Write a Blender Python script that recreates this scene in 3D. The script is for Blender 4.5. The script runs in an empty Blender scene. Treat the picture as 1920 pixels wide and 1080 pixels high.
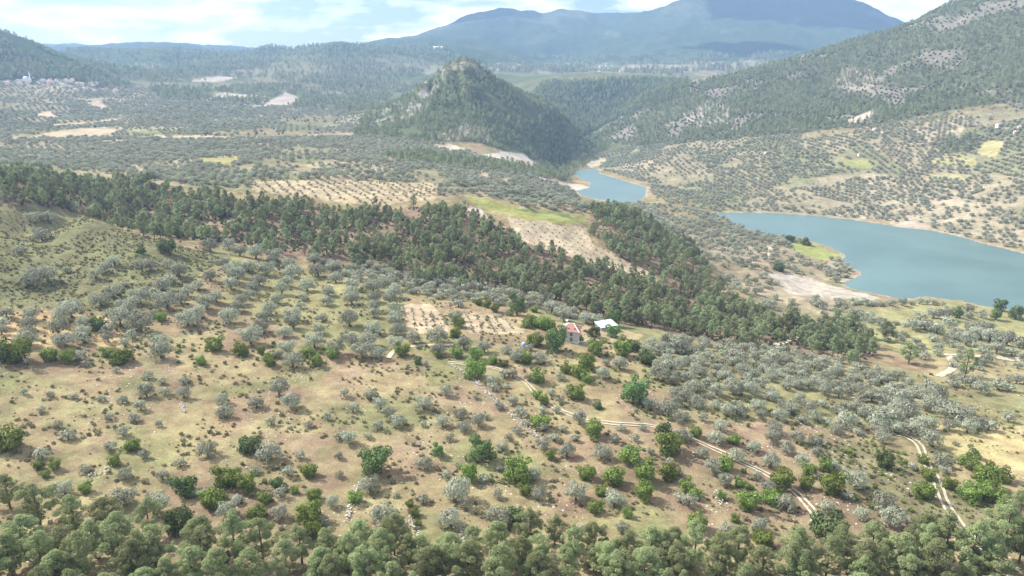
import bpy, bmesh, math, random
import numpy as np
from mathutils import Vector, Matrix
R = math.radians
rng = np.random.default_rng(7)
random.seed(7)
sc = bpy.context.scene
C = sc.collection

# ------------------------------------------------------------------ camera, world, sun, exposure
F_PX = 1320.0            # focal length in pixels of the 1920 px wide photograph
PITCH = R(16.5)
CP, SP = math.cos(PITCH), math.sin(PITCH)
cam_d = bpy.data.cameras.new('camera'); cam = bpy.data.objects.new('camera', cam_d); C.objects.link(cam)
cam_d.sensor_width = 36.0; cam_d.lens = 36.0 * F_PX / 1920.0
cam_d.clip_start = 1.0; cam_d.clip_end = 40000.0
cam.location = (0, 0, 0); cam.rotation_euler = (math.pi / 2 - PITCH, 0, 0)
sc.camera = cam
SUN_EL, SUN_AZ = R(43), math.atan2(-0.90, 0.42)          # direction towards the sun: left and a little ahead
SUN = Vector((math.cos(SUN_EL) * math.sin(SUN_AZ), math.cos(SUN_EL) * math.cos(SUN_AZ), math.sin(SUN_EL)))
world = bpy.data.worlds.new('World'); sc.world = world; world.use_nodes = True
wn, wl = world.node_tree.nodes, world.node_tree.links
wn.clear()
w_out = wn.new('ShaderNodeOutputWorld'); w_bg = wn.new('ShaderNodeBackground'); w_bg.inputs['Strength'].default_value = 0.064
w_sky = wn.new('ShaderNodeTexSky'); w_sky.sky_type = 'NISHITA'; w_sky.sun_disc = False
w_sky.sun_elevation = SUN_EL; w_sky.sun_rotation = SUN_AZ; w_sky.dust_density = 0.8; w_sky.ozone_density = 2.0
w_tc = wn.new('ShaderNodeTexCoord'); w_map = wn.new('ShaderNodeMapping'); w_map.inputs['Scale'].default_value = (1, 1, 4.5)
w_no = wn.new('ShaderNodeTexNoise'); w_no.inputs['Scale'].default_value = 7.0; w_no.inputs['Detail'].default_value = 9; w_no.inputs['Roughness'].default_value = 0.56
w_rp = wn.new('ShaderNodeValToRGB'); w_rp.color_ramp.elements[0].position = 0.42; w_rp.color_ramp.elements[1].position = 0.55
w_n2 = wn.new('ShaderNodeTexNoise'); w_n2.inputs['Scale'].default_value = 22; w_n2.inputs['Detail'].default_value = 6
w_r2 = wn.new('ShaderNodeValToRGB'); w_r2.color_ramp.elements[0].position = 0.3; w_r2.color_ramp.elements[1].position = 0.65
w_r2.color_ramp.elements[0].color = (9.0, 9.4, 10.2, 1); w_r2.color_ramp.elements[1].color = (14.5, 14.5, 14.6, 1)
w_mx = wn.new('ShaderNodeMix'); w_mx.data_type = 'RGBA'
wl.new(w_tc.outputs['Generated'], w_map.inputs['Vector']); wl.new(w_map.outputs[0], w_no.inputs['Vector']); wl.new(w_map.outputs[0], w_n2.inputs['Vector'])
wl.new(w_no.outputs['Fac'], w_rp.inputs['Fac']); wl.new(w_n2.outputs['Fac'], w_r2.inputs['Fac'])
wl.new(w_rp.outputs['Color'], w_mx.inputs[0]); wl.new(w_sky.outputs[0], w_mx.inputs[6]); wl.new(w_r2.outputs['Color'], w_mx.inputs[7])
wl.new(w_mx.outputs[2], w_bg.inputs['Color']); wl.new(w_bg.outputs[0], w_out.inputs['Surface'])
sun_d = bpy.data.lights.new('sun', 'SUN'); sun_d.energy = 5.0; sun_d.angle = R(0.5); sun_d.color = (1.0, 0.95, 0.87)
sun = bpy.data.objects.new('sun', sun_d); C.objects.link(sun)
sun.rotation_euler = SUN.to_track_quat('Z', 'Y').to_euler()
sc.view_settings.view_transform = 'Standard'; sc.view_settings.look = 'None'
sc.view_settings.gamma = 1.0; sc.view_settings.use_curve_mapping = False
sc.view_settings.exposure = 1.02
HAZE_DENSITY = 1.05e-4
sc.cycles.max_bounces = 6; sc.cycles.volume_bounces = 1; sc.cycles.transparent_max_bounces = 4

# ------------------------------------------------------------------ pixel <-> place
def ray(px, py):
    u = (np.asarray(px, float) - 960) / F_PX; v = (540 - np.asarray(py, float)) / F_PX
    return u, CP + v * SP, -SP + v * CP
def project(x, y, z):
    dep = y * CP - z * SP; up = y * SP + z * CP
    dep = np.where(dep > 1, dep, np.nan)
    return 960 + F_PX * x / dep, 540 - F_PX * up / dep
def pin(px, py, poly):
    px = np.asarray(px, float); py = np.asarray(py, float)
    ins = np.zeros(px.shape, bool); n = len(poly)
    for i in range(n):
        x0, y0 = poly[i]; x1, y1 = poly[(i + 1) % n]
        if y0 == y1: continue
        c = ((y0 > py) != (y1 > py)) & (px < (x1 - x0) * (py - y0) / (y1 - y0) + x0)
        ins ^= c
    return ins
def r3(ox, oy, pts): return [(ox + a / 3, oy + b / 3) for a, b in pts]   # a crop at three times size

# ------------------------------------------------------------------ noise
_perm = np.concatenate([rng.permutation(512)] * 3)
_grad = np.stack([np.cos(np.arange(512) * 2.399963), np.sin(np.arange(512) * 2.399963)], 1)
def perlin(x, y):
    xi = np.floor(x).astype(np.int64); yi = np.floor(y).astype(np.int64); xf = x - xi; yf = y - yi
    u = xf * xf * xf * (xf * (xf * 6 - 15) + 10); v = yf * yf * yf * (yf * (yf * 6 - 15) + 10)
    def g(ix, iy, dx, dy):
        h = _perm[(_perm[ix & 511] + (iy & 511))]
        return _grad[h, 0] * dx + _grad[h, 1] * dy
    a = g(xi, yi, xf, yf); b = g(xi + 1, yi, xf - 1, yf); c = g(xi, yi + 1, xf, yf - 1); d = g(xi + 1, yi + 1, xf - 1, yf - 1)
    return (a + u * (b - a)) * (1 - v) + (c + u * (d - c)) * v
def fbm(x, y, s, o=4):
    t = 0; a = 1.0
    for k in range(o):
        t = t + a * perlin(x / s + 17.3 * k, y / s - 9.1 * k); s = s / 2.03; a *= 0.5
    return t
def sstep(a, b, t):
    t = np.clip((t - a) / (b - a), 0, 1); return t * t * (3 - 2 * t)

# ------------------------------------------------------------------ terrain: control points (pixel + height below the camera, or pixel + distance)
LAKE_Z = -175.0
ZP = [(-200,1080,-112),(200,1080,-115),(700,1080,-118),(1200,1080,-120),(1700,1080,-124),(2150,1080,-126),
 (-150,900,-109),(0,900,-112),(500,900,-117),(1000,900,-120),(1500,900,-126),(1900,900,-131),(2150,900,-133),
 (-200,760,-104),(0,760,-108),(500,760,-116),(1000,760,-121),(1500,760,-132),(1900,760,-143),(2200,760,-146),
 (-200,650,-99),(0,650,-104),(400,650,-113),(700,650,-119),(1068,640,-122),(1250,660,-129),(1400,680,-136),(1650,690,-147),(1900,700,-152),(2200,700,-155),
 (-200,520,-90),(0,520,-97),(200,540,-103),(0,450,-90),(150,470,-96),(-200,430,-84),(0,384,-82.5),(60,386,-83.5),(-60,384,-82),(-130,386,-82),(150,405,-86),(250,440,-93),(300,468,-99),(400,480,-106),
 (450,560,-111),(640,560,-117),(850,580,-121),
 (400,458,-111),(560,482,-116),(640,505,-119),(840,538,-123),(1000,562,-128),(1100,598,-130),(1400,652,-141),(1550,672,-147),
 (330,362,-95),(450,370,-97),(600,378,-99),(750,385,-102),(880,402,-108),(1000,450,-121),(1200,520,-141),(1120,480,-133),(500,430,-108),(800,470,-118),(1000,525,-131),(1300,600,-146),(1450,625,-152),(1600,640,-154),
 (1110,395,-126),(950,385,-112),(1250,430,-146),(1300,415,-158),(1340,470,-158),(1440,500,-166),(1380,540,-160),(1480,580,-163),(1640,600,-162),(1720,590,-164),(1900,640,-163),(2150,640,-166),(1580,590,-164),
 (0,330,-91),(150,335,-92),(100,300,-90),(400,300,-92),(700,300,-97),(900,330,-112),(1000,345,-128),(1050,350,-150),(1060,375,-158),(820,340,-103),
 (-200,300,-80),(-200,250,-70),(0,250,-84),(200,250,-85),(400,252,-85),(700,256,-97),(860,264,-106),(930,290,-125),(1010,305,-152),(1060,300,-168),
 (1250,335,-165),(1300,375,-168),(1500,390,-170),(1600,350,-152),(1450,330,-150),(1300,300,-146),(1200,300,-160),(1800,350,-142),(1950,400,-150),(1700,420,-171),(2200,430,-150),(2200,300,-90),
 (1400,262,-110),(1600,250,-90),(1800,215,-58),(1920,190,-36),(2150,150,10),(1250,285,-140)]
DP = [(100,215,1750),(-200,200,1700),(0,200,1900),(300,203,1900),(600,212,1800),(-200,160,2200),(100,166,2300),(300,166,2450),(500,172,2450),(650,192,2250),(400,140,3000),(600,140,3000),(700,150,2900),(760,125,3300),
 (-300,40,2950),(-120,48,2900),(0,62,2850),(60,80,2800),(120,106,2750),(180,130,2650),(250,160,2550),(0,120,2500),(100,140,2450),
 (300,125,3500),(450,120,3500),(200,112,3900),
 (93,92,4100),(150,96,4100),(220,100,4100),(300,97,4100),(400,95,4100),(500,92,4100),(600,88,4100),(680,84,4200),(760,84,4200),(830,92,4000),(900,100,3800),(-200,95,4200),(-400,90,4200),
 (830,190,1500),(770,192,1600),(720,222,1560),(690,243,1450),(805,162,1640),(830,135,1655),(850,117,1660),(890,119,1670),(925,150,1680),(975,180,1690),(1030,203,1690),(1075,245,1680),(900,200,1480),(980,235,1500),
 (1095,262,1800),(1110,258,1950),(1100,250,1880),(1150,215,2250),(1040,175,2350),(1020,160,2450),(1150,152,2500),(1290,152,2500),(1220,170,2400),(1400,150,2700),
 (1130,240,2050),(1200,192,2080),(1280,164,2100),(1350,147,2130),(1423,130,2150),(1513,107,2200),(1575,88,2250),(1640,66,2300),(1707,43,2350),(1760,18,2400),(1813,0,2450),(1920,-45,2500),(2200,-90,2600),
 (1300,225,1750),(1500,200,1750),(1700,150,1800),(1880,100,1850),(1420,215,1650),(1620,160,1850),
 (900,135,3200),(1000,142,3200),(1200,142,3200),(1400,140,3300),(1000,128,3900),(1200,126,4000),(1400,122,4000),(1500,120,4000),(1000,108,4400),(1300,102,4500),(1480,84,4700),(1560,100,4800),(1400,92,4600),
 (700,84,5200),(760,76,5400),(800,62,5700),(850,40,5900),(900,21,6000),(935,16,6050),(970,22,6100),(1020,28,6150),(1050,22,6200),(1080,23,6200),(1140,30,6250),(1180,27,6300),(1240,14,6350),(1290,0,6400),(1340,-6,6400),(1420,-4,6400),(1500,-10,6400),(1590,-3,6400),(1640,14,6350),(1680,36,6300),(1710,50,6250),(1800,70,6200),(2000,60,6200),
 (935,62,5100),(1060,66,5200),(1180,62,5200),(1300,50,5400),(1450,45,5500),(1600,55,5500),(-200,90,5500),(300,97,5200)]
BEH = [(0,0,0)]
pts = []
for px, py, z in ZP:
    x, y, w = ray(px, py); t = z / w; pts.append((x * t, y * t, z))
for px, py, d in DP:
    x, y, w = ray(px, py); t = d / math.hypot(x, y); pts.append((x * t, y * t, w * t))
def behind(px, d, z):
    x, y, w = ray(px, 300); t = d / math.hypot(x, y); pts.append((x * t, y * t, z))
for px in (-100, 0, 100, 200): behind(px, 560, -100)                 # behind the knoll
for px in (750, 850, 950, 1030): behind(px, 2050, -70)               # behind the rocky hill
for px in (0, 100, 200): behind(px, 3400, 20)                        # behind the wooded hill
for px in (1300, 1500, 1700, 1850): behind(px, 2900, 0)              # behind the mountain
for px in (100, 300, 500, 650): behind(px, 4800, 60)
for px in (-300, 100, 500, 900, 1300, 1700, 2200): behind(px, 7200, 250)
for a in (-170, -120, -75, 75, 120, 170):                            # the country beside and behind
    for d, z in ((30, -108), (150, -110), (500, -100), (1500, -70), (4000, 120), (7000, 260)):
        pts.append((d * math.sin(R(a)), d * math.cos(R(a)), z))
for a in (-30, 0, 30): pts.append((30 * math.sin(R(a)), 30 * math.cos(R(a)), -110)); pts.append((80 * math.sin(R(a)), 80 * math.cos(R(a)), -112 - 4 * math.sin(R(a))))
pts = np.array(pts)
def dom(x, y): return np.stack([np.arctan2(x, y) * 2.0, np.log(np.hypot(x, y))], -1)
Pd = dom(pts[:, 0], pts[:, 1]); Pa = np.arctan2(pts[:, 2], np.hypot(pts[:, 0], pts[:, 1]))   # interpolate the elevation angle
def U(r2): return r2 * np.log(r2 + 1e-12)
n = len(Pd)
K = U(((Pd[:, None] - Pd[None]) ** 2).sum(-1)) + np.eye(n) * 2e-4
A = np.zeros((n + 3, n + 3)); A[:n, :n] = K; A[:n, n] = 1; A[:n, n + 1:] = Pd; A[n, :n] = 1; A[n + 1:, :n] = Pd.T
W = np.linalg.solve(A, np.concatenate([Pa, np.zeros(3)]))
az_in = np.linspace(R(-40), R(40), 861)
az_out = R(40) + (math.pi - R(40)) * np.linspace(0, 1, 61)[1:]
AZ = np.concatenate([-az_out[::-1], az_in, az_out])
LD = np.linspace(math.log(25), math.log(7200), 820)
NA, ND = len(AZ), len(LD)
GA, GL = np.meshgrid(AZ, LD)                         # rows are distances
GD = np.exp(GL); GX = GD * np.sin(GA); GY = GD * np.cos(GA)
Q = np.stack([GA.ravel() * 2, GL.ravel()], -1); E = np.empty(len(Q))
for i in range(0, len(Q), 20000):
    q = Q[i:i + 20000]
    r2 = (q ** 2).sum(1)[:, None] + (Pd ** 2).sum(1)[None] - 2 * q @ Pd.T
    E[i:i + 20000] = U(np.maximum(r2, 0)) @ W[:n] + W[n] + q @ W[n + 1:]
GZ = np.tan(E.reshape(ND, NA)) * GD
PXg, PYg = project(GX, GY, GZ)
# relief
hill = sstep(1250, 1700, GD) * (0.25 + 0.75 * sstep(-110, 0, GZ))
rid = 1 - 2 * np.abs(fbm(GX, GY, 420, 4)); rid3 = 1 - 2 * np.abs(fbm(GX + 900, GY, 1300, 5))
GZ += hill * (rid - 0.6) * 16 + sstep(2600, 4500, GD) * (rid3 - 0.6) * 60
rock_hill = sstep(70, 0, np.hypot((PXg - 840) / 1.6, (PYg - 160))) * (np.abs(GD - 1620) < 260)
GZ += np.nan_to_num(rock_hill) * ((np.abs(fbm(GX, GY, 60, 4)) - .34) * 75 + np.abs(fbm(GX, GY, 22, 3)) * 16)
GZ += sstep(60, 150, GD) * (fbm(GX, GY, 60, 4) * 1.6 + fbm(GX, GY, 9, 3) * 0.35)
gully = sstep(380, 470, GD) * sstep(800, 700, GD)
GZ += gully * fbm(GX, GY, 45, 3) * 4.5
# lake: shoreline traced in the photograph, lying on the lake's own level
lake_px = [(1900,582),(1840,572),(1800,563),(1740,556),(1690,560),(1650,552),(1600,541),(1578,530),(1600,524),(1618,516),(1612,508),(1592,500),(1580,488),(1583,478),(1560,466),(1530,455),(1500,445),(1440,440),(1400,428),(1360,412),(1338,400),
 (1400,399),(1450,400),(1520,404),(1590,411),(1650,420),(1700,428),(1745,432),(1800,444),(1840,456),(1870,463),(1920,475),(2100,520),(2250,580),(2100,640),(1960,600)]
inlet_px = [(1072,322),(1100,317),(1125,318),(1120,324),(1140,330),(1180,342),(1212,352),(1210,368),(1195,378),(1150,378),(1110,372),(1090,366),(1080,358),(1105,352),(1108,343),(1090,335)]
def on_plane(poly, z):
    o = []
    for px, py in poly:
        x, y, w = ray(px, py); t = z / w; o.append((float(x * t), float(y * t)))
    return o
lakes = [on_plane(lake_px, LAKE_Z), on_plane(inlet_px, LAKE_Z)]
def sdist(X, Y, poly):
    best = np.full(X.shape, 1e9)
    for i in range(len(poly)):
        a = np.array(poly[i]); b = np.array(poly[(i + 1) % len(poly)]); ab = b - a
        t = np.clip(((X - a[0]) * ab[0] + (Y - a[1]) * ab[1]) / (ab @ ab), 0, 1)
        best = np.minimum(best, np.hypot(X - a[0] - t * ab[0], Y - a[1] - t * ab[1]))
    return np.where(pin(X, Y, poly), -best, best)
near_l = (GD > 350) & (GD < 2200) & (GA > -0.1) & (GA < 1.2)
SD = np.full(GD.shape, 1e3)
SD[near_l] = np.minimum(sdist(GX[near_l], GY[near_l], lakes[0]), sdist(GX[near_l], GY[near_l], lakes[1]))
SDj = SD + fbm(GX, GY, 22, 3) * 3.0
GZ = np.where(SDj > 0, np.maximum(GZ, LAKE_Z + 1.2), GZ)
wgt = sstep(0, 70, SDj)
GZ = np.where(SDj > 0, (LAKE_Z + 0.05 * SDj + 0.1) * (1 - wgt) + GZ * wgt, LAKE_Z + np.maximum(SDj * 0.12, -7) - 0.1)
PXg, PYg = project(GX, GY, GZ)

def gidx(x, y):
    a = np.arctan2(x, y); l = np.log(np.maximum(np.hypot(x, y), 25.01))
    return np.interp(a, AZ, np.arange(NA)), np.clip((l - LD[0]) / (LD[1] - LD[0]), 0, ND - 1.001)
def bil(G, x, y):
    ia, il = gidx(x, y); a0 = np.minimum(ia.astype(int), NA - 2); l0 = np.minimum(il.astype(int), ND - 2); fa = ia - a0; fl = il - l0
    return (G[l0, a0] * (1 - fa) + G[l0, a0 + 1] * fa) * (1 - fl) + (G[l0 + 1, a0] * (1 - fa) + G[l0 + 1, a0 + 1] * fa) * fl
def hz(x, y): return bil(GZ, np.asarray(x, float), np.asarray(y, float))
DD = np.exp(np.linspace(math.log(90), math.log(7000), 2400))
def at(px, py, dmin=0):
    """the place on the ground that a pixel looks at"""
    x, y, w = ray(px, py); h = math.hypot(x, y); xs, ys = x / h * DD, y / h * DD
    below = (w / h * DD <= hz(xs, ys)) & (DD >= dmin)
    k = int(np.argmax(below)) if below.any() else len(DD) - 1
    if k > 0:
        g0 = w / h * DD[k - 1] - float(hz(xs[k - 1:k], ys[k - 1:k])[0]); g1 = w / h * DD[k] - float(hz(xs[k:k + 1], ys[k:k + 1])[0])
        f = g0 / (g0 - g1) if g0 > 0 > g1 else 1.0
        d = DD[k - 1] + (DD[k] - DD[k - 1]) * f
    else: d = DD[0]
    X, Y = float(x / h * d), float(y / h * d)
    return Vector((X, Y, float(hz(np.array([X]), np.array([Y]))[0])))

# ------------------------------------------------------------------ ground cover: real base colours by zone
def c3(*a): return np.array(a, float)
STRAW, GREEN, SOIL, SCRUB, TAN, PALE, LITTER, ROCK = c3(.262,.212,.122), c3(.155,.17,.075), c3(.245,.175,.12), c3(.15,.155,.08), c3(.38,.30,.21), c3(.46,.41,.34), c3(.22,.155,.11), c3(.27,.245,.215)
FOREST, YGRASS = c3(.055,.08,.04), c3(.27,.25,.115)
col = np.empty(GD.shape + (3,)); col[:] = STRAW
def lay(mask, c, soft=1.0):
    m = np.clip(np.nan_to_num(mask) * soft, 0, 1)[..., None]; col[:] = col * (1 - m) + c * m
n1, n2, n3 = fbm(GX, GY, 55, 4), fbm(GX + 500, GY - 300, 28, 4), fbm(GX - 700, GY + 200, 90, 4)
lay(sstep(0.05, 0.35, n1), GREEN, .6); lay(sstep(-.05, 0.35, n2), SOIL, .75); lay(sstep(0.2, 0.5, n3), YGRASS, .25); lay(sstep(.15, .4, fbm(GX + 40, GY - 80, 14, 3)), SCRUB, .45)
JX = PXg + fbm(GX, GY, GD / 30, 3) * 9; JY = PYg + fbm(GX + 99, GY, GD / 30, 3) * 5
def zone(poly, c, d0=0, d1=9e9, amt=1.0): lay((pin(JX, JY, poly) & (GD > d0) & (GD < d1)).astype(float), c, amt)
# near slopes
zone([(1100,800),(1500,790),(1750,900),(1700,1010),(1250,960),(1050,880)], SOIL, 100, 350, .65)
zone([(1700,800),(2000,790),(2000,900),(1850,890)], c3(.40,.33,.17), 100, 500, .7)
zone([(-100,380),(150,400),(260,440),(420,480),(330,560),(250,640),(-100,600)], SCRUB, 250, 520, .55)
zone([(-100,570),(60,575),(230,600),(220,650),(-100,650)], c3(.40,.29,.16), 200, 520, .8)
zone([(430,480),(760,530),(760,640),(620,660),(420,560)], c3(.23,.22,.105), 250, 520, .7)
zone([(1180,640),(1500,670),(1920,720),(1920,800),(1500,780),(1230,720)], c3(.21,.205,.10), 200, 600, .6)
zone([(1500,820),(1640,830),(1850,960),(1900,1040),(1700,980),(1560,900)], SCRUB, 100, 500, .6)
zone([(1560,590),(1780,560),(1920,590),(2050,640),(2050,700),(1800,690),(1640,640)], c3(.26,.25,.12), 350, 700, .8)
zone([(1740,670),(1920,670),(1920,720),(1740,705)], c3(.34,.27,.16), 250, 600, .5)
# ravine, plateau, valley
PINE1 = [(-60,305),(130,322),(250,332),(330,360),(450,375),(600,388),(700,398),(830,384),(880,406),(960,432),(1020,472),(1120,492),(1200,522),(1290,556),(1400,585),(1500,595),(1600,622),(1650,662),(1610,682),(1500,662),(1420,648),(1300,640),(1200,612),(1100,592),(1000,562),(840,532),(740,520),(640,500),(560,480),(400,455),(280,440),(200,405),(-60,372)]
PINE2 = [(1110,385),(1180,390),(1290,470),(1330,540),(1420,590),(1300,565),(1215,515),(1130,470),(1110,430)]
zone(PINE1, LITTER, 380, 760, .9); zone(PINE2, LITTER, 380, 800, .9)
zone([(-150,378),(60,382),(150,398),(260,440),(420,480),(330,560),(-150,600)], SCRUB, 250, 600, .6)
zone([(-100,250),(350,262),(700,255),(830,268),(1000,325),(1090,375),(870,362),(480,345),(250,330),(-100,305)], c3(.27,.25,.13), 600, 1500, .6)
zone([(1100,300),(1200,275),(1400,262),(1600,250),(2000,185),(2000,475),(1640,410),(1340,395),(1210,345)], c3(.26,.235,.145), 700, 1700, .7)
far = sstep(1350, 1700, GD)
lay(far * 0.9, c3(.115,.13,.07)); lay(sstep(2500, 3300, GD), FOREST)
lay(far * sstep(0.12, .4, fbm(GX, GY, 160, 4)) * sstep(3000, 2300, GD), c3(.27,.235,.17), .6)
HILL = [(660,258),(685,215),(765,150),(830,96),(915,98),(975,155),(1040,200),(1095,252),(1060,310),(1000,300),(900,268),(800,264)]
GORGE = [(1000,170),(1020,155),(1150,147),(1290,147),(1290,180),(1180,210),(1095,255),(1040,200)]
MOUNT = [(1100,264),(1200,188),(1280,160),(1423,126),(1513,103),(1640,62),(1707,38),(1813,-6),(2000,-80),(2200,-120),(2200,150),(2000,180),(1800,205),(1600,240),(1400,258),(1200,275)]
zone(HILL, c3(.10,.115,.06), 1250, 1950); zone(GORGE, FOREST, 1700, 2900); zone(MOUNT, c3(.105,.11,.068), 1150, 2900); zone([(-300,20),(0,58),(60,78),(130,108),(255,160),(120,150),(-300,160)], FOREST, 2300, 3300)
lay((sstep(2500, 2900, GD) * sstep(4500, 4200, GD)) * sstep(-.1, .25, fbm(GX + 300, GY, 420, 4)), c3(.085,.108,.052), .8)
mr = pin(JX, JY, MOUNT) & (GD > 1150) & (GD < 2900)
lay(mr * sstep(0.05, .35, fbm(GX + 50, GY, 130, 5)), c3(.21,.185,.155), .65)
crag = pin(JX, JY, [(690,240),(720,200),(790,155),(840,110),(905,112),(920,140),(850,150),(810,180),(790,215),(730,235)]) & (GD > 1300) & (GD < 1900)
lay(crag * sstep(-.05, .2, fbm(GX, GY, 45, 4)), ROCK, .8)
def parcels(x, y, size):
    """small holdings: an id, a random number and a row direction for the plot a place lies in"""
    cx, cy = np.floor(x / size).astype(int), np.floor(y / size).astype(int); best = np.full(x.shape, 1e18); bid = np.zeros(x.shape, int)
    for i in (-1, 0, 1):
        for j in (-1, 0, 1):
            h = _perm[(_perm[(cx + i) & 511] + ((cy + j) & 511))]; h2 = _perm[(h + 57)]
            d = np.abs((cx + i + .15 + .7 * h / 512) * size - x) * 1.0 + np.abs((cy + j + .15 + .7 * h2 / 512) * size - y) * .8
            k = d < best; best = np.where(k, d, best); bid = np.where(k, h * 512 + h2, bid)
    return (bid % 512) / 512.0, ((bid // 512 * 7 + bid) % 331) / 331.0
PAL = np.array([(.20,.18,.12),(.26,.22,.155),(.34,.285,.21),(.16,.165,.095),(.14,.15,.085),(.175,.175,.10),(.22,.195,.13),(.28,.235,.165)])
def patchwork(poly, d0, d1, size, amt):
    k = pin(JX, JY, poly) & (GD > d0) & (GD < d1); a, b_ = parcels(GX[k], GY[k] * .8, size)
    c = PAL[(a * 7.99).astype(int)]; col[k] = col[k] * (1 - amt) + c * amt
patchwork([(-100,250),(350,262),(700,255),(830,268),(1000,325),(1090,378),(870,372),(480,365),(250,340),(-100,315)], 600, 1500, 75, .75)
patchwork([(1100,300),(1200,275),(1400,262),(1600,250),(2000,185),(2000,475),(1640,410),(1340,395),(1210,345)], 700, 1700, 85, .7)
patchwork([(-100,150),(230,160),(400,178),(690,195),(720,255),(-100,255)], 1200, 2700, 120, .6)
patchwork([(1240,400),(1500,440),(1600,515),(1660,605),(1480,600),(1290,470)], 420, 900, 60, .6)
patchwork([(250,120),(430,105),(700,100),(860,115),(760,160),(690,190),(300,165)], 2500, 4200, 190, .42)
patchwork([(880,120),(1560,110),(1560,140),(1290,150),(900,140)], 2900, 4600, 220, .7)
FIELDS = []
def field(poly, c, d0=0, d1=9e9, amt=.95, keep=True):
    zone(poly, np.asarray(c) * .82, d0, d1, amt)
    if keep: FIELDS.append((poly, d0, d1))
field(r3(640,360,[(940,140),(1010,150),(1190,180),(1390,200),(1420,290),(1560,370),(1760,470),(1700,480),(1560,445),(1380,395),(1260,350),(1040,290),(960,230)]), c3(.47,.385,.27), 450, 800)
field(r3(640,360,[(700,10),(860,50),(1000,90),(1240,125),(1400,140),(1380,175),(1190,180),(1000,145),(900,115),(780,100)]), c3(.30,.30,.11), 500, 900)
field(r3(640,360,[(950,90),(1080,98),(1240,122),(1380,155),(1250,140),(1080,117)]), c3(.17,.22,.09), 500, 900)
field(r3(640,360,[(680,80),(790,100),(820,150),(780,140)]), PALE, 450, 800)
field(r3(640,360,[(330,640),(500,628),(560,680),(610,760),(600,795),(350,790),(330,700)]), c3(.47,.37,.25), 250, 500)
field(r3(640,360,[(670,690),(740,680),(860,700),(1040,770),(1030,800),(850,795),(720,795)]), c3(.45,.36,.24), 250, 500)
field(r3(640,360,[(1230,740),(1440,770),(1700,800),(1640,850),(1440,850),(1230,800)]), c3(.45,.35,.22), 250, 500, .8, False)
field(r3(1280,360,[(480,448),(600,462),(760,500),(950,560),(1110,602),(1060,612),(850,600),(600,572),(500,500)]), PALE, 420, 800)
field(r3(1280,360,[(600,280),(680,285),(890,345),(890,372),(760,388),(650,350)]), c3(.29,.31,.11), 420, 900)
field(r3(1280,360,[(1160,170),(1300,165),(1400,190),(1380,220),(1240,205)]), c3(.47,.38,.30), 600, 1200)
field(r3(1280,360,[(1420,50),(1560,40),(1600,70),(1500,85)]), c3(.45,.37,.26), 700, 1500)
field(r3(0,0,[(170,760),(330,735),(600,712),(680,735),(600,772),(300,778)]), c3(.45,.37,.26), 900, 2400)
field(r3(0,0,[(690,728),(900,742),(1010,745),(890,757),(720,752)]), c3(.20,.25,.11), 900, 2400)
field(r3(0,0,[(740,755),(900,758),(1330,770),(1100,782)]), c3(.45,.38,.27), 900, 2400)
field(r3(0,0,[(290,700),(440,688),(560,680),(690,660),(680,675),(480,705),(300,717)]), c3(.43,.36,.24), 1000, 2600)
field(r3(0,0,[(1090,890),(1360,883),(1300,932),(1180,925)]), c3(.34,.31,.14), 600, 1200)
field(r3(0,0,[(1050,458),(1150,428),(1220,425),(1340,440),(1240,457)]), PALE, 2000, 4200)
field(r3(0,0,[(1160,553),(1210,522),(1290,530),(1520,530),(1400,550)]), c3(.45,.41,.32), 1700, 4200)
field(r3(0,0,[(1470,597),(1600,512),(1690,560),(1640,597)]), c3(.45,.38,.32), 1500, 4200)
field(r3(0,0,[(200,640),(280,620),(320,665),(220,660)]), c3(.5,.4,.3), 1200, 3000)
field(r3(0,0,[(470,580),(550,565),(630,610),(560,610)]), c3(.47,.37,.28), 1200, 3000)
field(r3(640,0,[(730,872),(900,850),(1040,868),(1105,930),(1065,948),(900,892)]), c3(.60,.53,.45), 800, 1500)
field(r3(640,0,[(490,820),(620,812),(700,850),(620,850)]), c3(.55,.45,.35), 900, 1600)
field(r3(640,0,[(510,890),(740,890),(740,925),(560,915)]), c3(.46,.38,.28), 800, 1500, .7, False)
field(r3(640,0,[(1050,980),(1200,1015),(1410,1048),(1340,1075),(1150,1020)]), c3(.58,.50,.40), 700, 1400)
field(r3(640,0,[(520,770),(690,690),(830,720),(840,780),(640,790)]), c3(.50,.42,.34), 1200, 1700, .6, False)
field(r3(640,0,[(1380,920),(1480,880),(1500,900),(1420,945)]), c3(.48,.41,.30), 1000, 2000)
field(r3(1280,0,[(1380,978),(1640,983),(1590,1018),(1400,1003)]), c3(.40,.37,.19), 700, 1700)
field(r3(1280,0,[(910,695),(1090,600),(1060,645),(980,695)]), c3(.52,.44,.36), 900, 1900)
field(r3(1280,0,[(1650,872),(1700,795),(1810,795),(1760,885)]), c3(.42,.37,.18), 800, 1700)
field(r3(1280,0,[(900,900),(1040,890),(1060,940),(920,950)]), c3(.31,.31,.13), 700, 1700)
field(r3(1280,0,[(1370,880),(1640,900),(1660,940),(1420,930)]), c3(.36,.34,.15), 700, 1700, .8, False)
field(r3(1280,0,[(0,640),(150,570),(260,600),(250,700),(60,730)]), c3(.42,.37,.32), 1100, 2000, .6, False)
field(r3(1280,0,[(820,500),(900,380),(1080,400),(1060,520)]), c3(.40,.34,.27), 1100, 2400, .6, False)
field([(470,340),(640,336),(830,346),(810,376),(700,384),(600,374),(470,358)], c3(.45,.36,.24), 520, 950, .9)
field([(1250,405),(1330,425),(1440,460),(1440,500),(1330,470),(1260,430)], c3(.46,.38,.28), 500, 900, .6, False)
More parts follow.
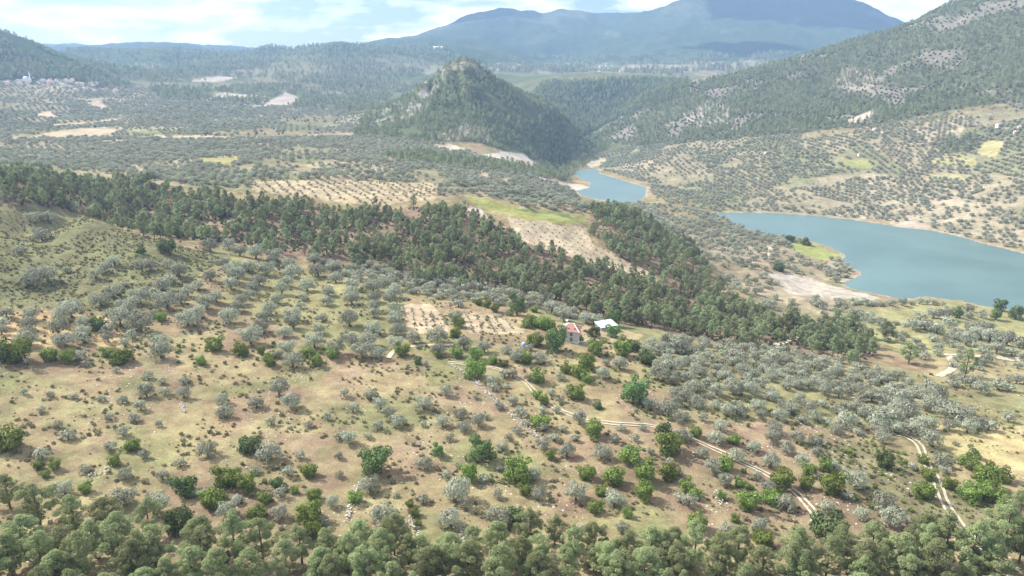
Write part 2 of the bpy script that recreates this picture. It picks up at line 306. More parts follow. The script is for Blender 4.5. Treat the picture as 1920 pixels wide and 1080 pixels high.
# shore: bare pale margin
lay(np.exp(-np.maximum(SDj, 0) / 2.0) * (SDj < 60), c3(.44,.37,.28), .9)
lay((SDj < 0).astype(float), c3(.20,.22,.17))
lay(sstep(4600, 5200, GD) * sstep(.15, .4, fbm(GX, GY, 500, 5)), c3(.11,.13,.07), .7)

# ------------------------------------------------------------------ materials
def mat(name):
    m = bpy.data.materials.new(name); m.use_nodes = True; m.node_tree.nodes.clear()
    return m, m.node_tree.nodes, m.node_tree.links
def plain(name, c, rough=.8, var=.25, scale=3.0, spec=.2, bump=0):
    m, N, L = mat(name); o = N.new('ShaderNodeOutputMaterial'); b = N.new('ShaderNodeBsdfPrincipled')
    b.inputs['Roughness'].default_value = rough; b.inputs['Specular IOR Level'].default_value = spec
    t = N.new('ShaderNodeTexCoord'); no = N.new('ShaderNodeTexNoise'); no.inputs['Scale'].default_value = scale; no.inputs['Detail'].default_value = 6
    r = N.new('ShaderNodeValToRGB'); r.color_ramp.elements[0].position = .3; r.color_ramp.elements[1].position = .7
    r.color_ramp.elements[0].color = tuple(x * (1 - var) for x in c) + (1,); r.color_ramp.elements[1].color = tuple(min(1, x * (1 + var)) for x in c) + (1,)
    L.new(t.outputs['Object'], no.inputs['Vector']); L.new(no.outputs['Fac'], r.inputs['Fac']); L.new(r.outputs['Color'], b.inputs['Base Color']); L.new(b.outputs[0], o.inputs['Surface'])
    if bump:
        bp = N.new('ShaderNodeBump'); bp.inputs['Strength'].default_value = bump; bp.inputs['Distance'].default_value = .1
        L.new(no.outputs['Fac'], bp.inputs['Height']); L.new(bp.outputs[0], b.inputs['Normal'])
    return m
def leafmat(name, c0, c1, trans=.3, tint=.25):
    m, N, L = mat(name); o = N.new('ShaderNodeOutputMaterial')
    g = N.new('ShaderNodeNewGeometry'); oi = N.new('ShaderNodeObjectInfo'); r = N.new('ShaderNodeValToRGB')
    r.color_ramp.elements[0].color = c0 + (1,); r.color_ramp.elements[1].color = c1 + (1,)
    hs = N.new('ShaderNodeHueSaturation'); mp = N.new('ShaderNodeMapRange'); mp.inputs[3].default_value = 1 - tint; mp.inputs[4].default_value = 1 + tint
    mh = N.new('ShaderNodeMapRange'); mh.inputs[3].default_value = .48; mh.inputs[4].default_value = .52
    d = N.new('ShaderNodeBsdfDiffuse'); t = N.new('ShaderNodeBsdfTranslucent'); mx = N.new('ShaderNodeMixShader'); mx.inputs[0].default_value = trans
    L.new(g.outputs['Random Per Island'], r.inputs['Fac']); L.new(oi.outputs['Random'], mp.inputs[0]); L.new(oi.outputs['Random'], mh.inputs[0])
    L.new(r.outputs['Color'], hs.inputs['Color']); L.new(mp.outputs[0], hs.inputs['Value']); L.new(mh.outputs[0], hs.inputs['Hue'])
    L.new(hs.outputs[0], d.inputs['Color']); L.new(hs.outputs[0], t.inputs['Color'])
    L.new(d.outputs[0], mx.inputs[1]); L.new(t.outputs[0], mx.inputs[2]); L.new(mx.outputs[0], o.inputs['Surface'])
    return m
M = {}
M['olive'] = leafmat('olive_leaves', (.225,.24,.165), (.46,.475,.37))
M['pine'] = leafmat('pine_needles', (.16,.195,.10), (.36,.40,.215), .42, .4)
M['ypine'] = leafmat('young_pine_needles', (.18,.215,.10), (.37,.415,.205), .4, .3)
M['bush'] = leafmat('evergreen_leaves', (.115,.165,.04), (.27,.345,.10), .35, .3)
M['fig'] = leafmat('broad_leaves', (.085,.14,.05), (.22,.30,.12))
M['dark'] = leafmat('dark_leaves', (.07,.105,.04), (.16,.205,.085))
M['scrub'] = leafmat('scrub_leaves', (.17,.165,.09), (.31,.29,.17), .25, .35)
M['bark'] = plain('bark', (.16,.12,.09), .9, .35, 6, .1, .5)
M['stone'] = plain('stone', (.50,.47,.42), .9, .3, 2, .1, .4)
# ground
gm, N, L = mat('ground'); o = N.new('ShaderNodeOutputMaterial'); b = N.new('ShaderNodeBsdfDiffuse')
at_ = N.new('ShaderNodeVertexColor'); at_.layer_name = 'cover'; tc = N.new('ShaderNodeTexCoord')
def noi(s, d=5, r=.6):
    k = N.new('ShaderNodeTexNoise'); k.inputs['Scale'].default_value = s; k.inputs['Detail'].default_value = d; k.inputs['Roughness'].default_value = r
    L.new(tc.outputs['Object'], k.inputs['Vector']); return k
def mrange(src, a, b_, c_, d_):
    k = N.new('ShaderNodeMapRange'); k.inputs[1].default_value = a; k.inputs[2].default_value = b_; k.inputs[3].default_value = c_; k.inputs[4].default_value = d_; L.new(src, k.inputs[0]); return k.outputs[0]
na, nb, nc = noi(1.6, 10, .85), noi(.16), noi(.03, 8, .65)
hs = N.new('ShaderNodeHueSaturation'); L.new(at_.outputs['Color'], hs.inputs['Color'])
ma = N.new('ShaderNodeMath'); ma.operation = 'MULTIPLY'; L.new(mrange(na.outputs['Fac'], .32, .68, .45, 1.5), ma.inputs[0]); L.new(mrange(nb.outputs['Fac'], .3, .7, .75, 1.22), ma.inputs[1])
mb = N.new('ShaderNodeMath'); mb.operation = 'MULTIPLY'; L.new(ma.outputs[0], mb.inputs[0]); L.new(mrange(nc.outputs['Fac'], .3, .7, .72, 1.25), mb.inputs[1])
L.new(mb.outputs[0], hs.inputs['Value']); L.new(mrange(nb.outputs['Fac'], .3, .7, .485, .52), hs.inputs['Hue'])
bp = N.new('ShaderNodeBump'); bp.inputs['Distance'].default_value = .35; bp.inputs['Strength'].default_value = .6; L.new(na.outputs['Fac'], bp.inputs['Height'])
L.new(hs.outputs[0], b.inputs['Color']); L.new(bp.outputs[0], b.inputs['Normal']); L.new(b.outputs[0], o.inputs['Surface'])
M['ground'] = gm
# water
wm, N, L = mat('lake_water'); o = N.new('ShaderNodeOutputMaterial'); b = N.new('ShaderNodeBsdfPrincipled'); tc = N.new('ShaderNodeTexCoord')
b.inputs['Roughness'].default_value = .28; b.inputs['IOR'].default_value = 1.33
k = N.new('ShaderNodeTexNoise'); k.inputs['Scale'].default_value = .012; k.inputs['Detail'].default_value = 4
r = N.new('ShaderNodeValToRGB'); r.color_ramp.elements[0].position = .35; r.color_ramp.elements[1].position = .65
r.color_ramp.elements[0].color = (.080,.142,.140,1); r.color_ramp.elements[1].color = (.105,.178,.172,1)
w = N.new('ShaderNodeTexNoise'); w.inputs['Scale'].default_value = .7; w.inputs['Detail'].default_value = 4; bp = N.new('ShaderNodeBump'); bp.inputs['Strength'].default_value = .25; bp.inputs['Distance'].default_value = .12
L.new(tc.outputs['Object'], k.inputs['Vector']); L.new(tc.outputs['Object'], w.inputs['Vector']); L.new(k.outputs['Fac'], r.inputs['Fac']); L.new(r.outputs['Color'], b.inputs['Base Color'])
L.new(w.outputs['Fac'], bp.inputs['Height']); L.new(bp.outputs[0], b.inputs['Normal']); L.new(b.outputs[0], o.inputs['Surface'])
M['water'] = wm

# ------------------------------------------------------------------ mesh helpers
def mesh(name, V, Fc, mats, smooth=False, mi=None):
    me = bpy.data.meshes.new(name); me.from_pydata([tuple(v) for v in V], [], [tuple(f) for f in Fc])
    for m in mats: me.materials.append(m)
    if mi is not None: me.polygons.foreach_set('material_index', np.asarray(mi, np.int32))
    if smooth: me.polygons.foreach_set('use_smooth', np.ones(len(me.polygons), bool))
    me.update(); return me
def put(name, me, parent=None, loc=(0, 0, 0), kind=None):
    ob = bpy.data.objects.new(name, me); C.objects.link(ob); ob.location = loc
    if parent: ob.parent = parent
    if kind: ob['kind'] = kind
    return ob
def tag(ob, label, cat, group=None):
    ob['label'] = label; ob['category'] = cat
    if group: ob['group'] = group
    return ob
def empty(name, loc, rz=0, s=1.0):
    ob = bpy.data.objects.new(name, None); C.objects.link(ob); ob.location = loc; ob.rotation_euler = (0, 0, rz); ob.scale = (s, s, s) if np.isscalar(s) else s
    return ob
class MB:
    def __init__(s): s.V = []; s.F = []
    def box(s, x0, x1, y0, y1, z0, z1):
        k = len(s.V); s.V += [(x, y, z) for z in (z0, z1) for x, y in ((x0, y0), (x1, y0), (x1, y1), (x0, y1))]
        s.F += [tuple(k + i for i in f) for f in ((3,2,1,0),(4,5,6,7),(0,1,5,4),(1,2,6,5),(2,3,7,6),(3,0,4,7))]; return s
    def poly(s, P, Fs): k = len(s.V); s.V += list(P); s.F += [tuple(k + i for i in f) for f in Fs]; return s
    def tube(s, pts, rad, n=6):
        k = len(s.V); m = len(pts)
        for i in range(m):
            p = Vector(pts[i]); d = (Vector(pts[min(i + 1, m - 1)]) - Vector(pts[max(i - 1, 0)])).normalized()
            a = d.orthogonal().normalized(); b_ = d.cross(a)
            for j in range(n):
                t = 2 * math.pi * j / n; s.V.append(tuple(p + (a * math.cos(t) + b_ * math.sin(t)) * rad[i]))
        for i in range(m - 1):
            for j in range(n):
                s.F.append((k + i * n + j, k + i * n + (j + 1) % n, k + (i + 1) * n + (j + 1) % n, k + (i + 1) * n + j))
        s.F.append(tuple(k + (m - 1) * n + j for j in range(n))); return s
    def build(s, name, m, parent=None, smooth=False): return put(name, mesh(name, s.V, s.F, [m], smooth), parent)

# ------------------------------------------------------------------ terrain mesh and lake
idx = np.arange(NA * ND).reshape(ND, NA)
quads = np.stack([idx[:-1, :-1], idx[:-1, 1:], idx[1:, 1:], idx[1:, :-1]], -1).reshape(-1, 4)[:, ::-1]
me = bpy.data.meshes.new('terrain'); V = np.stack([GX, GY, GZ], -1).reshape(-1, 3)
me.vertices.add(len(V)); me.vertices.foreach_set('co', V.ravel().astype(np.float32))
me.loops.add(quads.size); me.loops.foreach_set('vertex_index', quads.ravel().astype(np.int32))
me.polygons.add(len(quads)); me.polygons.foreach_set('loop_start', (np.arange(len(quads)) * 4).astype(np.int32)); me.polygons.foreach_set('loop_total', np.full(len(quads), 4, np.int32))
me.update(calc_edges=True); me.polygons.foreach_set('use_smooth', np.ones(len(quads), bool))
ca = me.color_attributes.new('cover', 'FLOAT_COLOR', 'POINT')
ca.data.foreach_set('color', np.concatenate([np.clip(col, .01, .9).reshape(-1, 3), np.ones((len(V), 1))], 1).ravel().astype(np.float32))
me.materials.append(M['ground'])
terrain = put('terrain', me, kind='structure')
terrain['label'] = 'rolling ground of dry grass, fields and wooded slopes'
lx0, lx1, ly0, ly1 = 40, 1500, 380, 1500
put('lake', mesh('lake', [(lx0, ly0, LAKE_Z), (lx1, ly0, LAKE_Z), (lx1, ly1, LAKE_Z), (lx0, ly1, LAKE_Z)], [(0, 1, 2, 3)], [M['water']]), kind='structure')

# ------------------------------------------------------------------ plants: shapes of unit crown width
def leaf_cards(P, Nrm, size, asp=.6, jitter=.5):
    """one small leaf-spray face for each point"""
    n = len(P); r = rng.normal(size=(n, 3)); nn = Nrm + jitter * r; nn /= np.linalg.norm(nn, axis=1)[:, None]
    a = np.cross(nn, rng.normal(size=(n, 3))); a /= np.linalg.norm(a, axis=1)[:, None]; b_ = np.cross(nn, a)
    s = size * rng.uniform(.6, 1.3, n)[:, None]; a = a * s; b_ = b_ * s * asp
    V = np.stack([P - a, P - b_ * .9, P + a, P + b_], 1).reshape(-1, 3)
    return V, np.arange(4 * n).reshape(n, 4)
def blob_points(lobes, n):
    """points near the skins of overlapping lobes, with outward normals"""
    w = np.array([l[3] ** 2 for l in lobes]); ids = rng.choice(len(lobes), n, p=w / w.sum())
    L_ = np.array(lobes)[ids]; d = rng.normal(size=(n, 3)); d /= np.linalg.norm(d, axis=1)[:, None]
    P = L_[:, :3] + d * L_[:, 3:4] * rng.uniform(.72, 1.05, (n, 1)) * np.array([1, 1, .85])
    c = np.mean(np.array(lobes)[:, :3], 0); Nn = d + .6 * (P - c) / np.maximum(np.linalg.norm(P - c, axis=1)[:, None], 1e-3)
    return P, Nn
def olive_crown(n, size, k):
    lobes = [(0, 0, .40, .32)]
    for i in range(12):
        a = i * 2.4 + rng.uniform(-.4, .4); rr = rng.uniform(.20, .36); lobes.append((rr * math.cos(a), rr * math.sin(a), rng.uniform(.20, .58), rng.uniform(.13, .19)))
    return leaf_cards(*blob_points(lobes, n), size)
def dome_crown(n, size, k, h=.42):
    lobes = [(0, 0, h * .7, .35)]
    for i in range(11):
        a = i * 2.4 + rng.uniform(-.5, .5); rr = rng.uniform(.18, .36); lobes.append((rr * math.cos(a), rr * math.sin(a), rng.uniform(.08, h * 1.5), rng.uniform(.12, .19)))
    return leaf_cards(*blob_points(lobes, n), size, .8)
def pine_crown(n, size, k, h=1.38):
    lobes = []; lean = rng.uniform(-.07, .07, 2); lo = rng.uniform(.16, .28); pk = rng.uniform(.30, .5)
    for i in range(36):
        t = (i + .5) / 36; z = h * (lo + (.95 - lo) * t); env = (.42 * (t / pk) ** .45 if t < pk else .42 * (1 - ((t - pk) / (1 - pk)) ** 1.7)) + .04
        a = i * 2.4 + rng.uniform(-.6, .6); rr = env * rng.uniform(.3, 1.0)
        lobes.append((rr * math.cos(a) + lean[0] * z, rr * math.sin(a) + lean[1] * z, z + rng.uniform(-.05, .05), rng.uniform(.06, .125)))
    P, Nn = blob_points(lobes, n); Nn[:, 2] += .4
    return leaf_cards(P, Nn, size, .26, .8)
def olive_trunk():
    m = MB(); m.tube([(0, 0, -.08), (.01, 0, .08), (.02, .01, .2)], [.06, .045, .04])
    for a in (.3, 2.4, 4.4): m.tube([(.015, 0, .17), (.1 * math.cos(a), .1 * math.sin(a), .32), (.2 * math.cos(a), .2 * math.sin(a), .52)], [.032, .024, .01], 5)
    return m
def pine_trunk(h=1.38):
    m = MB(); m.tube([(0, 0, -.1), (.01, 0, h * .3), (-.005, .01, h * .65), (0, 0, h * .93)], [.032, .025, .016, .005])
    for i in range(9):
        a = i * 2.4; z = h * (.28 + .065 * i); l = .34 * (1 - i / 11)
        m.tube([(0, 0, z), (l * math.cos(a), l * math.sin(a), z + .08)], [.010, .004], 4)
    return m
def bush_trunk():
    m = MB()
    for a in (0, 1.6, 3.1, 4.7): m.tube([(.03 * math.cos(a), .03 * math.sin(a), -.08), (.12 * math.cos(a), .12 * math.sin(a), .18), (.2 * math.cos(a), .2 * math.sin(a), .36)], [.022, .016, .006], 5)
    return m
def proto(kind, maker, trunk, leafm, count, n, size, **kw):
    out = []
    for k in range(count):
        Vc, Fc = maker(n, size, k, **kw); t = trunk()
        out.append((mesh(kind + '_trunk', t.V, t.F, [M['bark']], True), mesh(kind + '_crown', Vc, Fc, [leafm])))
    return out
PR = {'o': proto('olive', olive_crown, olive_trunk, M['olive'], 7, 1500, .034),
      'p': proto('pine', pine_crown, pine_trunk, M['pine'], 7, 4600, .036),
      'y': proto('young_pine', pine_crown, pine_trunk, M['ypine'], 8, 9000, .026),
      'b': proto('bush', dome_crown, bush_trunk, M['bush'], 6, 1500, .036),
      'd': proto('dark_bush', dome_crown, bush_trunk, M['dark'], 4, 1500, .036),
      'g': proto('broadleaf', dome_crown, olive_trunk, M['fig'], 4, 2400, .032, h=.55)}
PROTO_COL = bpy.data.collections.new('plant_shapes')       # sources for the far masses, not linked to the scene
def far_proto(name, maker, trunk, leafm, n, size, **kw):
    Vc, Fc = maker(n, size, 0, **kw); t = trunk(); k = len(Vc)
    me = mesh(name, list(map(tuple, Vc)) + t.V, [tuple(f) for f in Fc] + [tuple(i + k for i in f) for f in t.F], [leafm, M['bark']], False, [0] * len(Fc) + [1] * len(t.F))
    ob = bpy.data.objects.new(name, me); return ob
def collection_of(name, obs):
    c = bpy.data.collections.new(name)
    for ob in obs: c.objects.link(ob)
    return c
SRC = {'olive': collection_of('src_olive', [far_proto('so%d' % i, olive_crown, olive_trunk, M['olive'], 420, .06) for i in range(5)]),
       'pine': collection_of('src_pine', [far_proto('sp%d' % i, pine_crown, pine_trunk, M['pine'], 1700, .055) for i in range(5)]),
       'farpine': collection_of('src_farpine', [far_proto('sf%d' % i, pine_crown, pine_trunk, M['pine'], 200, .11, h=1.2) for i in range(4)]),
       'bush': collection_of('src_bush', [far_proto('sb%d' % i, dome_crown, bush_trunk, M['bush'], 300, .07) for i in range(3)]),
       'dark': collection_of('src_dark', [far_proto('sd%d' % i, dome_crown, bush_trunk, M['dark'], 220, .09) for i in range(3)]),
       'scrub': collection_of('src_scrub', [far_proto('ss%d' % i, dome_crown, bush_trunk, M['scrub'], 110, .11, h=.3) for i in range(4)])}
def rock_mesh(name):
    bm = bmesh.new(); bmesh.ops.create_icosphere(bm, subdivisions=1, radius=.5)
    for v in bm.verts: v.co = v.co * random.uniform(.7, 1.15); v.co.z *= .65
    me = bpy.data.meshes.new(name); bm.to_mesh(me); bm.free(); me.materials.append(M['stone']); return me
SRC['rock'] = collection_of('src_rock', [bpy.data.objects.new('sr%d' % i, rock_mesh('rock%d' % i)) for i in range(5)])
def stuff(name, src, P, S, label=None, tilt=False):
    """one mass of plants or stones: points carrying copies"""
    P = np.asarray(P, float)
    if len(P) == 0: return None
    me = bpy.data.meshes.new(name); me.vertices.add(len(P)); me.vertices.foreach_set('co', P.ravel().astype(np.float32))
    n = len(P); S = np.asarray(S, float); S3 = np.stack([S, S, S * rng.uniform(.68, 1.12, n)], 1)
    a = me.attributes.new('sc', 'FLOAT_VECTOR', 'POINT'); a.data.foreach_set('vector', S3.ravel().astype(np.float32))
    ro = np.stack([rng.uniform(-.06, .06, n), rng.uniform(-.06, .06, n), rng.uniform(0, 6.28, n)], 1)
    a = me.attributes.new('ro', 'FLOAT_VECTOR', 'POINT'); a.data.foreach_set('vector', ro.ravel().astype(np.float32))
    a = me.attributes.new('vi', 'INT', 'POINT'); a.data.foreach_set('value', rng.integers(0, 60, n).astype(np.int32))
    me.update()
    ob = put(name, me, kind='stuff')
    if label: ob['label'] = label
    ng = bpy.data.node_groups.new(name, 'GeometryNodeTree'); ng.interface.new_socket('Geometry', in_out='INPUT', socket_type='NodeSocketGeometry'); ng.interface.new_socket('Geometry', in_out='OUTPUT', socket_type='NodeSocketGeometry')
    gi, go = ng.nodes.new('NodeGroupInput'), ng.nodes.new('NodeGroupOutput'); ip = ng.nodes.new('GeometryNodeInstanceOnPoints'); ci = ng.nodes.new('GeometryNodeCollectionInfo')
    ci.inputs['Collection'].default_value = SRC[src]; ci.inputs['Separate Children'].default_value = True; ci.inputs['Reset Children'].default_value = True
    def na_(t, nm):
        k = ng.nodes.new('GeometryNodeInputNamedAttribute'); k.data_type = t; k.inputs['Name'].default_value = nm; return k.outputs['Attribute']
    ip.inputs['Pick Instance'].default_value = True
    e2r = ng.nodes.new('FunctionNodeEulerToRotation'); ng.links.new(na_('FLOAT_VECTOR', 'ro'), e2r.inputs[0])
    ng.links.new(gi.outputs[0], ip.inputs['Points']); ng.links.new(ci.outputs[0], ip.inputs['Instance']); ng.links.new(na_('INT', 'vi'), ip.inputs['Instance Index'])
    ng.links.new(e2r.outputs[0], ip.inputs['Rotation']); ng.links.new(na_('FLOAT_VECTOR', 'sc'), ip.inputs['Scale']); ng.links.new(ip.outputs[0], go.inputs[0])
    ob.modifiers.new('copies', 'NODES').node_group = ng
    return ob
def scatter(poly, d0, d1, space, keep_fields=True, thin=None, rows=None, plots=0, ragged=0):
    """places on the ground inside an outline of the photograph, roughly evenly spaced in metres"""
    xs = [p[0] for p in poly]; ex = [ray(p, 300) for p in (min(xs) - 20, max(xs) + 20)]
    a0, a1 = [math.atan2(e[0], e[1]) for e in ex]
    X0, X1 = min(d0 * math.sin(a0), d1 * math.sin(a0)), max(d0 * math.sin(a1), d1 * math.sin(a1))
    gx, gy = np.meshgrid(np.arange(X0, X1, space), np.arange(d0 * .5, d1, space))
    j = .12 if rows else .42
    if rows is not None:
        c_, s_ = math.cos(rows), math.sin(rows); m = max(X1 - X0, d1) * 1.5; cx, cy = (X0 + X1) / 2, (d0 + d1) / 2
        g1, g2 = np.meshgrid(np.arange(-m, m, space), np.arange(-m, m, space)); gx = cx + g1 * c_ - g2 * s_; gy = cy + g1 * s_ + g2 * c_; j = .1
    gx = gx.ravel() + rng.uniform(-j, j, gx.size) * space; gy = gy.ravel() + rng.uniform(-j, j, gy.size) * space
    if plots:                                        # each holding keeps its own rows, some thin, some bare
        a, b_ = parcels(gx, gy * .8, plots); th = b_ * 3.1; u = gx * np.cos(th) + gy * np.sin(th); v_ = -gx * np.sin(th) + gy * np.cos(th)
        row = b_ < .62; u = np.where(row, np.round(u / (space * 1.25)) * space * 1.25, u); v_ = np.where(row, np.round(v_ / (space * .9)) * space * .9, v_)
        gx, gy = u * np.cos(th) - v_ * np.sin(th), u * np.sin(th) + v_ * np.cos(th)
        k = (rng.random(len(gx)) < np.where(a < .10, .12, np.where(a < .3, .6, .97)))
        _, q = np.unique(np.stack([np.round(gx, 1), np.round(gy, 1)], 1), axis=0, return_index=True); kk = np.zeros(len(gx), bool); kk[q] = True; k &= kk
        gx, gy = gx[k], gy[k]; gx = gx + rng.uniform(-.7, .7, len(gx)); gy = gy + rng.uniform(-.7, .7, len(gy))
    d = np.hypot(gx, gy); k = (d > d0) & (d < d1) & (gy > 10); gx, gy = gx[k], gy[k]
    z = hz(gx, gy); px, py = project(gx, gy, z); k = pin(px + ragged * fbm(gx, gy, 30, 3), py + ragged * .6 * fbm(gx + 77, gy, 30, 3), poly) & (bil(SD, gx, gy) > 4)
    if keep_fields:
        dd = np.hypot(gx, gy)
        for fp, f0, f1 in FIELDS: k &= ~(pin(px, py, fp) & (dd > f0) & (dd < f1))
    gx, gy, z = gx[k], gy[k], z[k]
    if thin is not None:
        t = thin(gx, gy); gx, gy, z = gx[t], gy[t], z[t]
    return np.stack([gx, gy, z], 1)

# ------------------------------------------------------------------ plants traced one by one (x, y of the crown's middle and its width, in crops at three times size)
T4 = dict(o=[(180,490,110),(270,470,90),(380,437,45),(540,465,65),(595,430,65),(645,395,60),(800,420,80),(850,415,70),(1010,445,85),(1180,470,80),(915,520,90),(960,485,70),(1115,525,70),(1060,560,70),(705,520,40),(640,560,80),(570,605,95),(790,590,100),(870,565,60),(940,620,110),(1020,600,80),(730,650,100),(1165,620,110),(1220,590,80),(680,710,110),(795,745,120),(875,685,50),(1060,715,110),(1110,680,80),(1290,700,110),(1340,640,80),(1360,605,80),(1300,520,80),(1335,470,100),(1255,400,80),(1310,430,90),(1400,415,90),(1350,330,80),(1440,340,100),(1550,350,110),(1620,390,120),(1500,430,100),(1540,380,80),(1640,440,100),(1460,495,90),(1430,540,80),(1405,575,70),(1585,545,80),(1560,595,80),(1620,500,80),(1730,520,100),(1705,585,60),(1690,635,60),(1850,555,80),(1845,610,75),(1790,440,100),(1890,480,90),(1770,370,110),(1885,420,90),(1520,660,80),(1480,700,80),(1460,755,100),(1650,690,90),(1600,785,90),(1650,735,90),(1815,705,65),(1800,770,70),(1410,810,120),(1770,840,100),(1890,870,100),(1620,880,90),(905,900,110),(400,665,110),(360,700,90),(330,770,90),(325,830,60),(365,835,90),(480,745,80),(465,790,80),(470,825,70),(610,770,70),(610,820,60),(185,690,80),(165,750,80),(160,790,80),(155,830,90),(40,680,70),(15,740,70),(10,780,60),(745,805,60),(705,845,50),(865,810,60),(910,835,80),(1570,910,60),(1650,950,100),(835,1030,60),(1035,1055,60),(910,1060,50),(655,1000,40),(485,965,40),(155,955,40),(450,915,70),(195,150,75),(285,145,80),(120,335,60),(240,245,70),(1185,300,90),(1290,300,70),(945,405,60),(415,90,60),(530,110,60)],
 b=[(605,905,60),(690,920,110),(280,920,90),(110,910,130),(385,930,80),(660,955,60),(1135,955,55),(1515,950,70),(1785,955,75),(1360,890,90),(1470,895,50),(1740,905,80),(1870,910,80),(910,705,60),(1215,865,90)], d=[(555,745,80),(940,310,110),(795,330,50),(25,910,130)], p=[(810,170,130),(955,175,120)])
T5 = dict(o=[(45,715,110),(180,765,90),(150,830,110),(60,830,80),(20,800,70),(120,890,120),(205,905,90),(310,770,90),(310,730,90),(310,840,90),(300,690,80),(300,650,80),(300,560,100),(270,600,80),(190,640,80),(185,680,70),(190,590,80),(60,600,90),(55,560,80),(60,520,90),(180,530,90),(540,810,110),(410,820,90),(545,880,90),(690,850,90),(805,870,90),(930,880,70),(985,925,90),(1110,925,90),(640,700,80),(660,620,70),(1250,695,90),(1185,645,90),(1375,705,90),(1420,710,90),(1565,965,90),(1490,960,50),(1470,1020,80),(1060,870,60),(1780,1010,120),(1840,980,110),(1900,850,120),(1840,830,90),(1230,1035,60),(1055,1040,60),(920,1020,60),(965,1020,60),(840,1060,70),(470,965,40)],
 b=[(1130,735,110),(1080,725,80),(1180,760,70),(1090,830,110),(340,895,90),(755,1005,140),(650,905,80),(545,915,50),(660,735,80),(760,920,80),(850,945,70),(910,960,60),(1040,940,80),(1380,955,110),(1340,1005,110),(1430,880,110),(1580,885,110),(865,655,60),(820,635,50),(770,620,50),(640,790,80),(1345,830,45),(1040,745,60),(1085,660,50),(1100,1040,100),(1380,1050,70),(1260,990,70)],
 g=[(990,650,120),(1205,840,140),(1525,780,80),(1530,715,90)], d=[(1635,865,90),(1715,935,110),(1420,790,80),(430,950,60)])
T6 = dict(o=[(740,610,50),(775,635,60),(885,630,70),(970,610,60),(1030,615,60),(1070,625,50),(1115,630,40),(1165,620,50),(1235,620,50),(1285,620,45),(1330,615,40),(1375,620,35),(1415,625,35),(1460,630,30),(1045,695,55),(1335,695,65),(1410,685,65),(1470,690,80),(1605,650,60),(1605,690,50),(1680,690,45),(1295,750,70),(1360,750,70),(1430,770,70),(1500,740,70),(1405,820,60),(1475,825,40),(1530,800,80),(1590,830,90),(1620,770,80),(1700,770,80),(1650,800,80),(1740,790,70),(1820,830,80),(1890,850,70),(1780,840,60),(1690,890,65),(1765,885,65),(1850,895,60),(1720,820,80)],
 d=[(1780,640,90),(690,275,80),(605,265,50),(540,420,80)], g=[(1540,685,60),(1760,695,55),(1870,680,90)], p=[(1270,880,140),(1135,765,120),(940,730,130),(800,790,140),(1590,960,120),(700,770,120),(620,700,110)])
T7 = dict(o=[(235,145,45),(285,60,40),(135,45,35),(415,65,45),(570,80,45),(690,90,50),(825,40,90),(930,40,60),(1035,50,75),(1250,85,80),(1262,150,90),(1447,100,90),(1570,25,105),(1640,95,105),(1845,185,50),(1735,225,55),(1525,210,60),(1910,290,60),(795,125,60),(620,180,45),(760,190,55),(895,225,40),(330,230,45),(385,285,70),(240,395,70),(690,265,70),(625,350,70),(815,395,60),(1170,365,105),(1015,440,60),(1520,375,140),(1430,480,60),(1620,490,70),(1690,395,60),(1905,400,50),(1910,505,50),(365,590,80),(705,505,80),(915,515,65),(705,640,120),(900,680,120),(1130,600,70),(1280,700,110),(480,475,60),(1580,610,70),(1335,645,60),(1870,660,80),(1830,775,60),(1575,720,90),(850,625,50)],
 b=[(60,315,150),(745,345,85),(650,440,60),(310,460,60),(1280,520,140),(1200,640,140),(1395,570,110),(1740,490,100),(1770,620,90),(485,590,70),(260,510,45),(220,460,60),(290,595,45),(1490,640,80),(1450,720,110),(1660,600,50),(1740,720,140),(1755,820,110)], d=[(1410,345,120),(1040,570,140),(1560,560,70),(1010,770,150)],
 y=[(60,600,150),(230,690,180),(430,740,160),(620,760,190),(150,860,190),(380,900,160),(540,880,150),(850,770,150),(680,880,190),(880,900,200),(1140,860,210),(1330,890,190),(1480,880,180),(1090,1000,190),(760,1010,180),(480,1000,180),(250,980,150),(70,960,180),(1700,900,170),(1850,890,150),(1430,1010,190),(1620,1000,160),(1830,1010,180),(330,1050,150),(950,1050,150),(1240,1040,180)])
